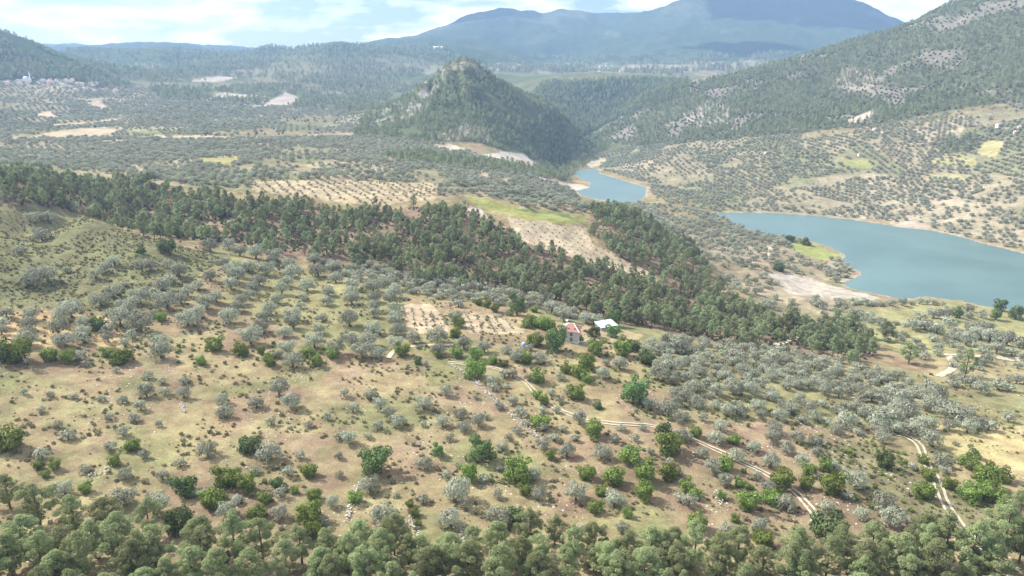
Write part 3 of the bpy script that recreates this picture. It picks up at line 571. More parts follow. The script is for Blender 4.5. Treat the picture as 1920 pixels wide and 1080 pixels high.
T8 = dict(o=[(15,50,60),(65,135,65),(165,55,90),(585,35,85),(220,110,85),(265,150,80),(320,195,105),(465,105,105),(205,235,65),(570,210,80),(675,165,85),(690,235,85),(770,205,90),(815,180,50),(755,70,35),(45,300,100),(150,290,50),(610,300,55),(460,225,45),(905,345,75),(945,300,50),(470,445,90),(165,565,110),(655,600,170),(610,750,140),(460,645,70),(310,625,40),(660,460,40),(595,510,60),(890,470,55),(805,525,70),(880,620,60),(1080,510,80),(1110,620,90),(1320,610,120),(1535,640,110),(880,740,130),(1575,800,80),(1270,370,100),(1135,335,90),(1195,290,70),(1310,300,55),(1245,245,60),(1130,245,60),(985,255,70),(965,90,70),(885,120,60),(855,15,60),(930,10,40),(1010,165,80),(1030,210,60),(1340,190,105),(1465,375,110),(1540,305,55),(1570,240,60),(1650,305,50),(1740,380,50),(1695,240,50),(1210,145,50),(1235,85,50),(1180,45,50),(1270,45,55),(1910,285,90),(1840,130,130),(1730,110,90),(1900,190,80),(1130,140,60),(240,740,150),(1905,640,60),(1345,800,50),(1845,430,50),(1900,490,60)],
 b=[(990,500,150),(720,510,110),(1035,600,80),(1175,400,65),(1415,255,120),(1120,205,130),(1320,50,110),(1380,500,110),(1530,520,130),(1460,600,80),(1430,690,90),(1620,400,130),(1700,500,150),(1840,495,120),(1700,610,110),(1840,340,150),(80,640,90),(385,670,55),(415,725,60),(430,785,50),(1610,730,60),(1100,60,60),(1140,95,70)], d=[(980,740,110),(1815,260,110),(1440,120,60)], g=[(190,430,180),(790,375,150),(545,375,75),(1640,50,150)],
 y=[(120,870,190),(300,850,170),(60,970,180),(250,970,200),(440,910,150),(740,840,110),(600,900,160),(880,890,180),(1060,810,170),(1200,800,150),(1000,970,190),(1110,910,150),(700,1000,190),(480,1030,190),(1310,910,150),(1420,870,160),(1260,1010,190),(1480,960,190),(1600,920,180),(1740,880,170),(1700,1000,200),(1860,890,140),(1880,1000,180),(1560,1040,180),(150,1050,190),(880,1050,190),(1100,1050,180)])
T9 = dict(o=[(190,30,90),(280,20,110),(385,25,80),(500,45,70),(610,105,45),(710,125,85),(785,105,60),(865,145,70),(20,60,90),(115,185,60),(210,230,85),(190,300,90),(20,180,60),(20,290,70),(395,350,80),(510,300,100),(520,245,90),(585,360,85),(645,300,80),(745,320,75),(760,390,75),(670,430,85),(305,400,85),(110,385,80),(165,465,90),(235,545,80),(415,510,55),(495,430,95),(475,575,80),(585,670,100),(850,460,60),(965,540,115),(930,630,55),(1130,655,105),(1005,730,90),(1160,755,110),(815,690,80),(1285,785,80),(430,790,90),(35,655,90),(250,820,80),(750,510,60),(1125,305,75),(1390,310,100),(1450,435,80),(1475,480,60),(1290,465,50),(1535,335,35),(980,135,90),(1040,165,100),(1110,200,110),(1160,190,120),(1220,75,100),(1120,90,70),(1190,130,90),(1270,155,110),(1370,120,80),(1420,100,100),(1430,55,90),(1480,150,110),(1550,180,110),(1370,220,100),(1310,245,90),(1215,250,90),(1600,245,80),(1660,225,80),(1720,235,70),(1500,230,80),(920,210,110),(1080,230,80),(1680,25,80),(1600,150,60),(1830,190,60),(1150,250,70)],
 b=[(70,270,80),(285,310,80),(240,450,100),(320,560,60),(380,575,45),(365,660,130),(490,640,100),(550,545,130),(710,490,80),(690,560,90),(835,570,130),(800,465,70),(20,580,80),(70,620,80),(295,760,50),(215,630,50),(345,490,30),(1610,445,90),(1680,490,90),(1740,505,80),(1800,525,80),(1700,545,110),(1610,620,120),(1700,610,110),(1500,570,70),(1810,665,90),(1350,430,60),(1380,510,80),(1350,610,100),(450,870,110),(80,780,120)], d=[(800,820,180),(1130,440,100),(1630,395,60)],
 y=[(60,910,180),(300,930,180),(640,950,190),(440,1000,190),(200,1000,190),(880,900,150),(1050,900,180),(800,980,190),(1000,1000,200),(1200,960,200),(1340,850,180),(1460,910,190),(1600,970,190),(1790,860,190),(1860,760,160),(1890,910,140),(1700,1010,180),(1400,1020,200),(600,1050,190),(1250,1050,180)])
TRACED = []                                          # (kind, px, py, width px)
for (ox, oy), T in (((0, 360), T4), ((640, 360), T5), ((1280, 360), T6), ((0, 720), T7), ((640, 720), T8), ((1280, 720), T9)):
    for k, lst in T.items():
        for x, y, w_ in lst: TRACED.append((k, ox + x / 3, oy + y / 3, w_ / 3))
FOOT = {'o': .36, 'b': .30, 'd': .30, 'g': .38, 'p': .62, 'y': .66}
PLANTS = []                                          # (kind, position, width in metres, px, py, width px)
for k, px, py, w_ in TRACED:
    P = at(px, py + FOOT[k] * w_); PLANTS.append((k, P, w_ * P.length / F_PX * (1.12 if k == 'y' else 1.18), px, py, w_))
def sees(P):
    px, py = project(P[:, 0], P[:, 1], P[:, 2]); return px, py, np.sqrt((P ** 2).sum(1))
noz = lambda s, t: (lambda x, y: fbm(x, y, s, 3) > t)
pf = np.concatenate([scatter(PINE1, 380, 760, 5.7, thin=lambda x, y: (fbm(x, y, 34, 3) > -.24) & (rng.random(len(x)) < .9), ragged=34), scatter(PINE2, 400, 800, 6.2, thin=lambda x, y: fbm(x, y, 34, 3) > -.25, ragged=34)])
pf = np.concatenate([pf, scatter([(-150,1055),(2080,1055),(2080,1500),(-150,1500)], 95, 260, 8.5, False, noz(25, -.25))])
px, py, ds = sees(pf); wd = 3.6 + 5.6 * rng.random(len(pf)) ** 1.2; wd = np.where(py > 900, rng.uniform(5.5, 9.5, len(pf)), wd); wd_p = wd; order = np.argsort(-wd / ds)
n_pine = sum(1 for t in PLANTS if t[0] in 'py'); chosen = order[:max(0, 296 - n_pine)]; rest_pine = order[max(0, 296 - n_pine):]
for i in chosen: PLANTS.append(('y' if py[i] > 900 else 'p', Vector(pf[i]), float(wd[i]), float(px[i]), float(py[i]), float(wd[i] / ds[i] * F_PX)))
BAND = [(560,478),(640,500),(680,498),(790,515),(890,535),(1000,555),(1085,585),(1075,603),(1000,578),(890,569),(810,559),(740,548),(640,520)]
GROVE = [(1190,640),(1300,642),(1420,651),(1560,677),(1700,706),(1760,735),(1700,775),(1560,742),(1420,735),(1300,712),(1230,700)]
ob_ = np.concatenate([scatter(BAND, 300, 560, 6.0), scatter(GROVE, 200, 520, 6.8)])
old = np.array([tuple(t[1]) for t in PLANTS if t[0] in 'obdg'])
def clear_of(q, r): return q[np.min(np.hypot(q[:, None, 0] - old[None, :, 0], q[:, None, 1] - old[None, :, 1]), 1) > r] if len(q) else q
ob_ = np.concatenate([ob_, clear_of(scatter([(1240,705),(1500,745),(1750,790),(1640,830),(1400,790),(1260,760)], 150, 500, 8), 4.8),
                      clear_of(scatter([(1640,600),(1920,640),(1920,700),(1760,690),(1660,640)], 250, 700, 12), 6)])
px, py, ds = sees(ob_); wd = rng.uniform(5.2, 7.6, len(ob_))
for i in range(len(ob_)): PLANTS.append(('o', Vector(ob_[i]), float(wd[i]), float(px[i]), float(py[i]), float(wd[i] / ds[i] * F_PX)))
ol = sorted([t for t in PLANTS if t[0] == 'o'], key=lambda t: -t[5]); olive_one, olive_rest = ol[:300], ol[300:]
def place_phrase(px, py):
    if py < 690 and px < 330: return 'on the scrubby knoll and the terrace below it'
    if py < 690 and px < 640: return 'in the sloping grove under the knoll' + (' close to the ravine pines' if py < 545 else ' above the bushy field margin' if py > 620 else ' midway down')
    if py < 690 and px < 1000: return 'in the grove rows ' + ('between ravine pines and ploughed plots' if py < 570 else 'beside the two ploughed plots' if py < 635 else 'just below the two ploughed plots')
    if py < 720 and px < 1200: return 'on the bank around the red-roofed house'
    if py < 660 and px > 1480: return 'on the grassy fields near the lake'
    if px >= 1200 and py < 790: return 'in the dense grove ' + ('along the pine ravine edge' if py < 690 and px < 1650 else 'above the lower dirt tracks' if px < 1480 else 'between gravel road and double track')
    if px >= 1200: return 'on the brown slope crossed by the dirt tracks'
    if py < 860: return 'in the dry grass field ' + ('beside the tumbled stone wall' if 850 < px < 1060 else 'on its stony scrubby side' if px < 400 else 'between wall and stony side' if px < 850 else 'past the stone wall')
    return 'along the scrubby field edge above the young pines'
LOOK = {'o': ('grey-green olive tree', 'olive tree', 'olive_tree'), 'b': ('bright green bush', 'bush', 'evergreen_bush'), 'd': ('dark green rounded bush', 'bush', 'dark_bush'),
        'g': ('leafy green broadleaf tree', 'tree', 'broadleaf_tree'), 'p': ('dark green pine', 'pine tree', 'pine_tree'), 'y': ('pale green young pine', 'pine tree', 'young_pine')}
SIZES = {'o': (4.2, 7.2), 'b': (4, 8), 'd': (4, 8), 'g': (6, 11), 'p': (5.6, 7.6), 'y': (9, 11.5)}
SPECIAL = {(640 + 190 / 3, 720 + 430 / 3): 'largest round broadleaf tree with dense dark green crown in the dry field',
           (640 + 790 / 3, 720 + 375 / 3): 'round broadleaf tree in the dry field with a stony patch at its foot',
           (640 + 545 / 3, 720 + 375 / 3): 'slim little broadleaf tree alone on the dry grass between two bigger ones',
           (640 + 1640 / 3, 720 + 50 / 3): 'fresh green spreading broadleaf tree at the edge of the dense grove',
           (640 + 1205 / 3, 360 + 840 / 3): 'big leafy tree shading the ground beside the red-roofed house',
           (640 + 990 / 3, 360 + 650 / 3): 'tall leafy tree at the end of the hedge behind the house',
           (640 + 1525 / 3, 360 + 780 / 3): 'light green small tree in front of the white-roofed shed',
           (640 + 1530 / 3, 360 + 715 / 3): 'light green tree right behind the white-roofed shed',
           (640 + 655 / 3, 720 + 600 / 3): 'broadest old olive tree with a heavy grey crown near the young pines',
           (1280 + 1270 / 3, 360 + 880 / 3): 'big broad dark pine at the end of the ravine beside the gravel road',
           (1280 + 1590 / 3, 360 + 960 / 3): 'lone dark pine inside the bend of the gravel road',
           (0 + 810 / 3, 360 + 170 / 3): 'flat-layered pine on bare soil at the edge of the knoll',
           (0 + 955 / 3, 360 + 175 / 3): 'second layered pine beside the bare patch of the knoll'}
def plant(t):
    k, P, w_, px, py, wp = t; look, cat, name = LOOK[k]
    w_ = min(max(w_, 1.6), 13.0)
    e = empty(name, (P.x, P.y, P.z - .05), random.uniform(0, 6.28), (w_, w_ * random.uniform(.9, 1.1), w_ * (random.uniform(.72, 1.05) if k == 'y' else random.uniform(.66, 1.05) if k == 'p' else random.uniform(.85, 1.12))))
    tm, cm = random.choice(PR[k]); put('trunk', tm, e); put('crown', cm, e)
    if (px, py) in SPECIAL: tag(e, SPECIAL[(px, py)], cat); return e
    if k == 'p' and (py < 660): where = 'in the wooded ravine ' + ('behind the scrubby knoll' if px < 330 else 'above the sloping olive grove' if px < 640 else 'above the olive band and ploughed plots' if px < 960 else 'beside the pale sapling field' if py < 520 else 'behind the house and shed' if px < 1200 else 'towards the lake fields' if px < 1420 else 'at its end by the gravel road')
    elif k == 'y': where = 'at the field foot ' + ('below the dark stone heap' if px < 330 else 'below the thick bushes' if px < 640 else 'below the big broadleaf trees' if px < 960 else 'below the brown slope' if px < 1280 else 'beside the end of the rutted track' if px < 1600 else 'beside the long double track')
    else: where = place_phrase(px, py)
    a, b_ = SIZES[k]; size = 'small' if w_ < a else 'middling' if w_ < b_ else 'large'
    tag(e, size + ' ' + look + ' ' + where, cat, ((look + 'es ' if look.endswith('h') else look + 's ') + where)); return e
for t in PLANTS:
    if t[0] != 'o': plant(t)
for t in olive_one: plant(t)
TRACKS = [('dirt_track', [(1040,765),(1095,790),(1180,797),(1220,797),(1300,825),(1345,845),(1405,875),(1432,885),(1480,915),(1500,930),(1520,955),(1532,970)], 2.6, True),
 ('dirt_track', [(1660,812),(1700,818),(1725,835),(1735,865),(1755,900),(1775,950),(1800,985),(1822,1010),(1860,1045),(1910,1070)], 3.0, True),
 ('dirt_track', [(840,680),(930,690),(985,715),(1010,745),(1040,765)], 2.2, True),
 ('gravel_road', [(1920,674),(1860,668),(1775,664),(1788,680),(1786,692),(1760,706)], 4.0, False),
 ('gravel_road', [(1455,648),(1475,640),(1500,632)], 4.0, False),
 ('dirt_track', [(1420,738),(1445,748),(1475,758)], 3.0, True),
 ('dirt_track', [(1600,748),(1660,738),(1728,734)], 3.0, True),
 ('dirt_track', [(728,672),(735,660),(760,650),(850,647)], 2.4, False),
 ('dirt_track', [(1442,480),(1445,465),(1460,452),(1475,445)], 4.0, False),
 ('gravel_road', [(1000,328),(1040,337),(1100,350)], 5.0, False)]
TP = np.concatenate([[tuple(at(*p).lerp(at(*q), f))[:2] for p, q in zip(t_[1][:-1], t_[1][1:]) for f in np.linspace(0, 1, 14)] for t_ in TRACKS])
def off_track(q): return q[np.min(np.hypot(q[:, None, 0] - TP[None, :, 0], q[:, None, 1] - TP[None, :, 1]), 1) > 2.6]
# what is past counting
def rest(lst): return np.array([tuple(t[1]) for t in lst]).reshape(-1, 3), np.array([t[2] for t in lst])
PL = [(-60,250),(350,262),(700,255),(830,268),(1000,325),(1060,345),(1090,378),(960,368),(870,362),(820,372),(700,378),(600,368),(450,355),(330,345),(250,330),(130,318),(-60,303)]
BANK = [(1105,296),(1200,266),(1400,248),(1600,236),(1800,200),(1920,176),(2050,160),(2050,480),(1920,470),(1800,442),(1640,412),(1500,400),(1340,396),(1230,376),(1214,345),(1125,318)]
VAL = [(-60,150),(230,160),(400,178),(690,195),(710,248),(350,258),(-60,250)]
PENIN = [(1070,384),(1215,382),(1300,392),(1340,404),(1400,432),(1490,448),(1580,480),(1600,515),(1570,530),(1440,510),(1330,500),(1290,470),(1230,430)]
SHORE = [(1330,515),(1440,515),(1560,575),(1660,605),(1600,622),(1480,597),(1390,570)]
noz = lambda s, t: (lambda x, y: fbm(x, y, s, 3) > t)
P0, S0 = rest(olive_rest)
parts = [(P0, S0)]
for poly, d0, d1, sp, th, pl in ((PL, 600, 1400, 7.2, noz(90, -.5), 75), (BANK, 700, 1700, 7.8, noz(80, -.3), 85), (VAL, 1200, 2700, 9, noz(160, -.5), 120), (PENIN, 420, 1200, 7.5, noz(50, -.4), 60), (SHORE, 400, 800, 8, noz(40, -.2), 60),
                         ([(870,345),(960,352),(1080,380),(1100,400),(960,392),(880,372)], 500, 900, 9, noz(60, -.1), 0), ([(1750,700),(1920,715),(1920,740),(1780,730)], 200, 600, 9, None, 0)):
    q = scatter(poly, d0, d1, sp, thin=th, plots=pl); parts.append((q, rng.uniform(5.2, 8.6, len(q))))
stuff('olive_groves', 'olive', np.concatenate([p[0] for p in parts]), np.concatenate([p[1] for p in parts]), 'grey-green olive groves spread over the plateau, far bank and valley')
yo = []
for poly, d0, d1, sp, ro in ((r3(640,360,[(950,145),(1190,180),(1390,200),(1420,290),(1700,460),(1560,440),(1380,390),(1040,290)]), 450, 800, 7.5, .5), (r3(640,360,[(330,640),(560,680),(610,760),(350,790)]), 250, 500, 5, .2), (r3(640,360,[(670,690),(860,700),(1040,770),(850,795),(720,795)]), 250, 500, 5, .2),
                         (r3(1280,360,[(1640,940),(1900,940),(1920,1040),(1660,1040)]), 250, 600, 7, .2), (r3(640,0,[(730,872),(900,850),(1040,868),(1105,930),(900,892)]), 800, 1500, 12, .4)):
    yo.append(scatter(poly, d0, d1, sp, False, rows=ro))
y2 = scatter([(470,340),(640,336),(830,346),(810,376),(700,384),(600,374),(470,358)], 520, 950, 9, False, rows=.55)
ysz = np.concatenate([rng.uniform(1.1, 2.2, sum(map(len, yo))), rng.uniform(2.6, 4.0, len(y2))]); yo = np.concatenate(yo + [y2]); stuff('olive_saplings', 'olive', yo, ysz, 'rows of little olive saplings planted across the pale ploughed fields')
stuff('ravine_pines', 'pine', pf[rest_pine], wd_p[rest_pine], 'pines filling the rest of the wooded ravine')
fp = []
for poly, d0, d1, sp, th, s0, s1 in ((HILL, 1250, 1850, 8.5, lambda x, y: (fbm(x, y, 80, 4) > -.22) & ((bil(crag.astype(float), x, y) < .5) | (rng.random(len(x)) < .5)), 6, 10), (GORGE, 1700, 2600, 11, None, 9, 13), (MOUNT, 1150, 2600, 10, lambda x, y: fbm(x + 50, y, 130, 5) < .24, 5.5, 10),
   ([(-80,45),(0,60),(60,82),(130,110),(250,160),(200,165),(120,148),(-80,150)], 2350, 3000, 13, noz(300, -.4), 10, 15), ([(250,150),(93,88),(220,97),(400,92),(640,84),(830,88),(870,110),(760,150),(690,170),(500,150),(300,155)], 2600, 4300, 20, lambda x, y: (fbm(x + 300, y, 420, 4) < .05) | (rng.random(len(x)) < .3), 10, 19),
   ([(280,165),(700,155),(790,160),(700,200),(680,212),(480,195),(300,185)], 1800, 3000, 14, noz(150, -.15), 9, 14), ([(720,293),(800,284),(880,300),(1010,308),(1080,345),(1000,330),(900,320),(760,305)], 700, 1400, 9, None, 6, 9), ([(870,110),(1000,108),(1500,100),(1560,130),(1300,147),(900,135)], 3100, 4800, 30, noz(350, .0), 16, 24),
   (r3(1280,0,[(1380,870),(1500,770),(1700,760),(1650,860)]), 700, 1700, 9, None, 6, 9), ([(1000,310),(1095,265),(1160,262),(1110,300),(1060,345)], 1000, 2000, 10, None, 6, 10)):
    q = scatter(poly, d0, d1, sp, thin=th); fp.append((q, rng.uniform(s0, s1, len(q))))
stuff('hill_forest', 'farpine', np.concatenate([p[0] for p in fp]), np.concatenate([p[1] for p in fp]), 'pine forest over the far hills, gorge and mountain side')
NEAR = [(-60,395),(260,445),(620,520),(1000,600),(1250,650),(1600,690),(1980,720),(1980,1150),(-60,1150)]
sb = scatter(NEAR, 120, 520, 2.1, False, lambda x, y: (fbm(x, y, 22, 4) > .0) & (rng.random(len(x)) < .6))
kn = scatter([(-60,385),(150,400),(260,440),(420,485),(330,560),(250,640),(-60,600)], 250, 600, 2.2, False, lambda x, y: fbm(x, y, 25, 3) > -.15)
rs = scatter([(1500,820),(1640,830),(1850,960),(1900,1040),(1700,990),(1560,900)], 100, 500, 2.6, False, lambda x, y: fbm(x, y, 20, 3) > -.1)
sb = off_track(np.concatenate([sb, kn, rs])); stuff('scrub', 'scrub', sb, rng.uniform(.2, 1.0, len(sb)) ** 2.6 * 2.0 + .25, 'low dry scrub and grass tussocks dotted over the near slopes')
bb = np.concatenate([scatter([(300,430),(640,510),(1000,600),(1300,660),(1250,720),(900,690),(500,690),(100,660)], 200, 520, 9, True, noz(30, .12)), scatter([(1150,690),(1500,740),(1920,800),(1920,930),(1500,860),(1150,800)], 150, 520, 8, True, noz(30, .1)),
                     scatter(PENIN, 420, 1200, 9, True, noz(30, .0)), scatter([(1480,810),(1660,825),(1860,950),(1910,1050),(1700,1000),(1540,910)], 100, 500, 4.2, False, noz(18, -.05)), scatter([(1120,690),(1300,700),(1500,760),(1660,830),(1500,830),(1200,760)], 150, 500, 6, False, noz(22, .05)), scatter([(0,640),(640,660),(760,690),(400,690),(0,680)], 200, 500, 5, False, noz(18, -.05)), scatter(BANK, 700, 1600, 15, True, noz(60, -.05))])
bb = off_track(bb); stuff('small_shrubs', 'bush', bb, rng.uniform(1.0, 2.6, len(bb)), 'small green shrubs scattered between the olive trees')
dk = np.concatenate([scatter(PINE1, 380, 760, 4.2, True, noz(25, -.1)), scatter(MOUNT, 1150, 2300, 13, True, lambda x, y: fbm(x + 50, y, 130, 5) > .0), scatter(VAL, 1200, 2500, 30, True, noz(100, .1))])
stuff('undergrowth', 'dark', dk, np.where(np.hypot(dk[:, 0], dk[:, 1]) < 1000, rng.uniform(1.5, 3, len(dk)), rng.uniform(3.5, 7, len(dk))), 'dark undergrowth below the pines and on the stony mountain side')
st = scatter(NEAR, 120, 420, 2.0, False, lambda x, y: (fbm(x + 40, y, 30, 3) > .12) & (rng.random(len(x)) < .8))
stuff('field_stones', 'rock', st, rng.uniform(.15, 1.0, len(st)) ** 2.4 * .9 + .1, 'pale loose stones lying in the dry fields')

# ------------------------------------------------------------------ dirt tracks
M['track'] = plain('track_dirt', (.45,.385,.29), .95, .25, .4)
def track(name, path, width, ruts=True, label=None):
    P = []
    for i in range(len(path) - 1):
        a, b_ = at(*path[i]), at(*path[i + 1]); n_ = max(2, int((b_ - a).length / 1.2))
        P += [a.lerp(b_, j / n_) for j in range(n_)]
    P.append(at(*path[-1]))
    for _ in range(6): P = [P[0]] + [(P[i - 1] + P[i] * 2 + P[i + 1]) / 4 for i in range(1, len(P) - 1)] + [P[-1]]
    m = MB(); strips = ((-width * .5, -width * .2), (width * .2, width * .5)) if ruts else ((-width * .5, 0), (0, width * .5))
    for s0, s1 in strips:
        k = len(m.V)
        for i, p in enumerate(P):
            d = (P[min(i + 1, len(P) - 1)] - P[max(i - 1, 0)]); nrm = Vector((-d.y, d.x, 0)).normalized(); wob = random.uniform(-.12, .12)
            for s in (s0 + wob, s1 + wob):
                q = p + nrm * s; m.V.append((q.x, q.y, float(hz(np.array([q.x]), np.array([q.y]))[0]) + .22))
        m.F += [(k + 2 * i, k + 2 * i + 1, k + 2 * i + 3, k + 2 * i + 2) for i in range(len(P) - 1)]
    ob = m.build(name, M['track']); ob['kind'] = 'structure'
    if label: ob['label'] = label
    return ob
for t_ in TRACKS: track(*t_)

# ------------------------------------------------------------------ dry-stone walls and heaps
def stone_wall(path, w_, h, label, n_per=5.0):
    P0 = at(*path[0]); e = empty('stone_wall', P0); m = MB(); V, Fc = [], []
    src = [bpy.data.meshes.get('rock%d' % i) for i in range(5)]
    for i in range(len(path) - 1):
        a, b_ = at(*path[i]), at(*path[i + 1]); L_ = (b_ - a).length
        for j in range(int(L_ * n_per)):
            q = a.lerp(b_, random.random()); x, y = q.x + random.gauss(0, w_ * .4), q.y + random.gauss(0, w_ * .4); z = float(hz(np.array([x]), np.array([y]))[0]) + random.uniform(0, h)
            s = random.uniform(.3, .85); rot = Matrix.Rotation(random.uniform(0, 6.28), 3, 'Z'); k = len(V); me_ = random.choice(src)
            V += [tuple(Vector((x, y, z)) - P0 + rot @ (v.co * s)) for v in me_.vertices]; Fc += [tuple(k + i2 for i2 in p.vertices) for p in me_.polygons]
    ob = put('stones', mesh('stones', V, Fc, [M['stone']]), e); ob['kind'] = 'stuff'
    tag(e, label, 'stone wall'); return e
stone_wall([(845,685),(880,705),(905,730),(950,765)], 1.6, .7, 'tumbled dry-stone wall running down the dry field below the house')
stone_wall([(955,775),(985,800),(1012,825),(1020,840)], 1.8, .8, 'broken lower end of stone wall beside green bushes')
stone_wall([(165,895),(190,888),(212,872)], 1.6, .9, 'dark heap of field stones on bare slope above the pines')
stone_wall([(768,970),(778,990),(785,1010)], 1.4, .8, 'short pale stone wall between small round bushes above pines')
stone_wall([(676,905),(662,930),(650,975)], 1.2, .8, 'shaded stone wall beside an olive tree under the big broadleaf tree')
stone_wall([(1345,920),(1350,945)], 1.2, .6, 'little pile of pale stones beside a bush on the brown slope')
stone_wall([(340,755),(345,775)], 1.2, .6, 'small pile of stones in tall grass between dry fields')
stone_wall([(855,985),(870,1005),(880,1030)], 1.8, .6, 'scatter of white rubble between the pines and big olive tree')

# ------------------------------------------------------------------ house with red tiled roof
M['wall'] = plain('limewashed_wall', (.56,.54,.52), .9, .12, 1.5, .1); M['white'] = plain('white_paint', (.78,.77,.74), .7, .08, 2)
M['roof'] = plain('red_tiles', (.42,.23,.175), .85, .35, 5, .1, .5); M['dark'+'_op'] = plain('dark_opening', (.05,.05,.06), .4, .2, 2, .4)
M['metal'] = plain('white_sheet_metal', (.60,.68,.78), .45, .06, 2, .5); M['block'] = plain('grey_blocks', (.38,.37,.36), .9, .2, 3); M['wood'] = plain('weathered_wood', (.22,.17,.13), .9, .3, 4)
M['blue'] = plain('blue_tarpaulin', (.30,.40,.60), .6, .2, 2)
def frame_at(px, py, rz, name, label, cat):
    P = at(px, py); e = empty(name, P, rz); return tag(e, label, cat)
h = frame_at(1068, 642, R(-14), 'farmhouse', 'small whitewashed two-storey house with red tiled hipped roof', 'house'); h.scale = (1.2, 1.2, 1.15)
HW, HD, HH = 3.4, 3.4, 4.9
m = MB(); m.box(-HW, HW, 0, 2 * HD, -1.5, HH); m.build('wall', M['wall'], h)
m = MB(); m.box(-HW - .12, HW + .12, -.12, 2 * HD + .12, -1.6, .45); m.build('plinth', M['white'], h)
e0, ov, rh = HH + .002, .6, 2.5
x0, x1, y0, y1 = -HW - ov, HW + ov, -ov, 2 * HD + ov; ym = (y0 + y1) / 2; ra, rb = (-1.0, ym, e0 + rh), (1.0, ym, e0 + rh)
m = MB(); m.poly([(x0, y0, e0), (x1, y0, e0), (x1, y1, e0), (x0, y1, e0), ra, rb], [(0,1,5,4), (1,2,5), (2,3,4,5), (3,0,4), (3,2,1,0)]); roof = m.build('roof', M['roof'], h)
def bar(a, b_, r_, name, mt, par, n=6):
    k = MB(); k.tube([a, b_], [r_, r_], n); return k.build(name, mt, par)
for c_, q in (((x0, y0, e0), ra), ((x1, y0, e0), rb), ((x1, y1, e0), rb), ((x0, y1, e0), ra), (ra, rb)): bar(c_, q, .17, 'ridge_cap', M['white'], roof)
nrow = 9
for s_, (A_, B_, T0, T1) in enumerate((((x0, y0, e0), (x1, y0, e0), ra, rb), ((x1, y0, e0), (x1, y1, e0), rb, rb), ((x0, y1, e0), (x0, y0, e0), ra, ra), ((x1, y1, e0), (x0, y1, e0), rb, ra))):
    for i in range(nrow):                                          # courses of tiles stand proud of the slope
        t = (i + .5) / nrow; a = Vector(A_).lerp(Vector(T0), t); b_ = Vector(B_).lerp(Vector(T1), t)
        if (b_ - a).length > .5: bar(tuple(a), tuple(b_), .075, 'tile_course', M['roof'], roof, 5)
for x_ in (-.7, 1.9): MB().box(x_ - .35, x_ + .35, .75, 1.5, e0 + .55, e0 + 1.15).build('roof_vent', M['dark_op'], roof)
for x_ in (-2.1, .6):
    wd_ = MB().box(x_ - .5, x_ + .5, -.05, .1, 2.9, 4.3).build('window', M['dark_op'], h)
    MB().box(x_ - .62, x_ + .62, -.10, .0, 2.75, 2.89).build('sill', M['white'], wd_); MB().box(x_ - .04, x_ + .04, -.075, -.02, 2.9, 4.3).build('mullion', M['white'], wd_)
dr = MB().box(.15, 1.15, -.06, .1, .46, 2.3).build('door', M['wood'], h); MB().box(.95, 1.03, -.12, -.06, 1.3, 1.42).build('handle', M['dark_op'], dr)
MB().box(HW - .05, HW + .06, 2.0, 3.0, 2.8, 4.1).build('window', M['dark_op'], h); MB().box(-HW - .06, -HW + .05, 3, 4, 2.8, 4.1).build('window', M['dark_op'], h)
ch = MB().box(-2.6, -2.0, 5.6, 6.2, e0 + .3, e0 + 2.6).build('chimney', M['wall'], roof); MB().box(-2.75, -1.85, 5.45, 6.35, e0 + 2.6, e0 + 2.8).build('chimney_cap', M['white'], ch)
rw = frame_at(1093, 644, R(-14), 'retaining_wall', 'low whitish retaining wall beside the red-roofed house', 'wall')
MB().box(-2.4, 2.6, 0, .35, -1.2, .9).build('wall_body', M['wall'], rw); MB().box(-2.5, 2.7, -.06, .41, .9, 1.0).build('coping', M['white'], rw)
s = frame_at(1136, 617, R(24), 'shed', 'open shed with flat white sheet-metal roof behind the house', 'shed'); s.scale = (1.1, 1.1, 1.1)
m = MB(); m.poly([(-4.8, -3.4, 2.4), (4.8, -3.4, 2.5), (4.8, 3.4, 3.5), (-4.8, 3.4, 3.4), (-4.8, -3.4, 2.3), (4.8, -3.4, 2.4), (4.8, 3.4, 3.4), (-4.8, 3.4, 3.3)], [(0,1,2,3), (7,6,5,4), (0,4,5,1), (1,5,6,2), (2,6,7,3), (3,7,4,0)]); rf = m.build('roof', M['metal'], s)
for i in range(13):
    x_ = -4.6 + i * .766; bar((x_, -3.4, 2.43 + .0104 * (x_ + 4.8)), (x_, 3.4, 3.43 + .0104 * (x_ + 4.8)), .05, 'roof_rib', M['metal'], rf, 4)
MB().box(-4.4, 4.4, 2.8, 3.0, -1, 3.2).build('back_wall', M['block'], s); MB().box(-4.5, -4.3, -3, 2.8, -1, 2.3).build('side_wall', M['block'], s); MB().box(-4.3, -.6, -3.1, -2.9, -1, 1.9).build('front_wall', M['block'], s)
for x_ in (-.4, 2, 4.4): MB().box(x_ - .09, x_ + .09, -3.15, -2.97, -1, 2.36).build('post', M['wood'], s)
b = frame_at(982, 651, R(20), 'water_tank', 'small pale blue tank standing among bushes left of the house', 'tank')
m = MB(); m.tube([(0, 0, .3), (0, 0, .4), (0, 0, 2.0), (0, 0, 2.25), (0, 0, 2.35)], [.9, 1.0, 1.0, .7, .3], 16); m.build('barrel', M['blue'], b, True)
bar((0, 0, 2.3), (0, 0, 2.5), .3, 'lid', M['white'], b, 12); m = MB(); m.box(-1.1, 1.1, -1.1, 1.1, -.8, .3); m.build('base', M['block'], b)

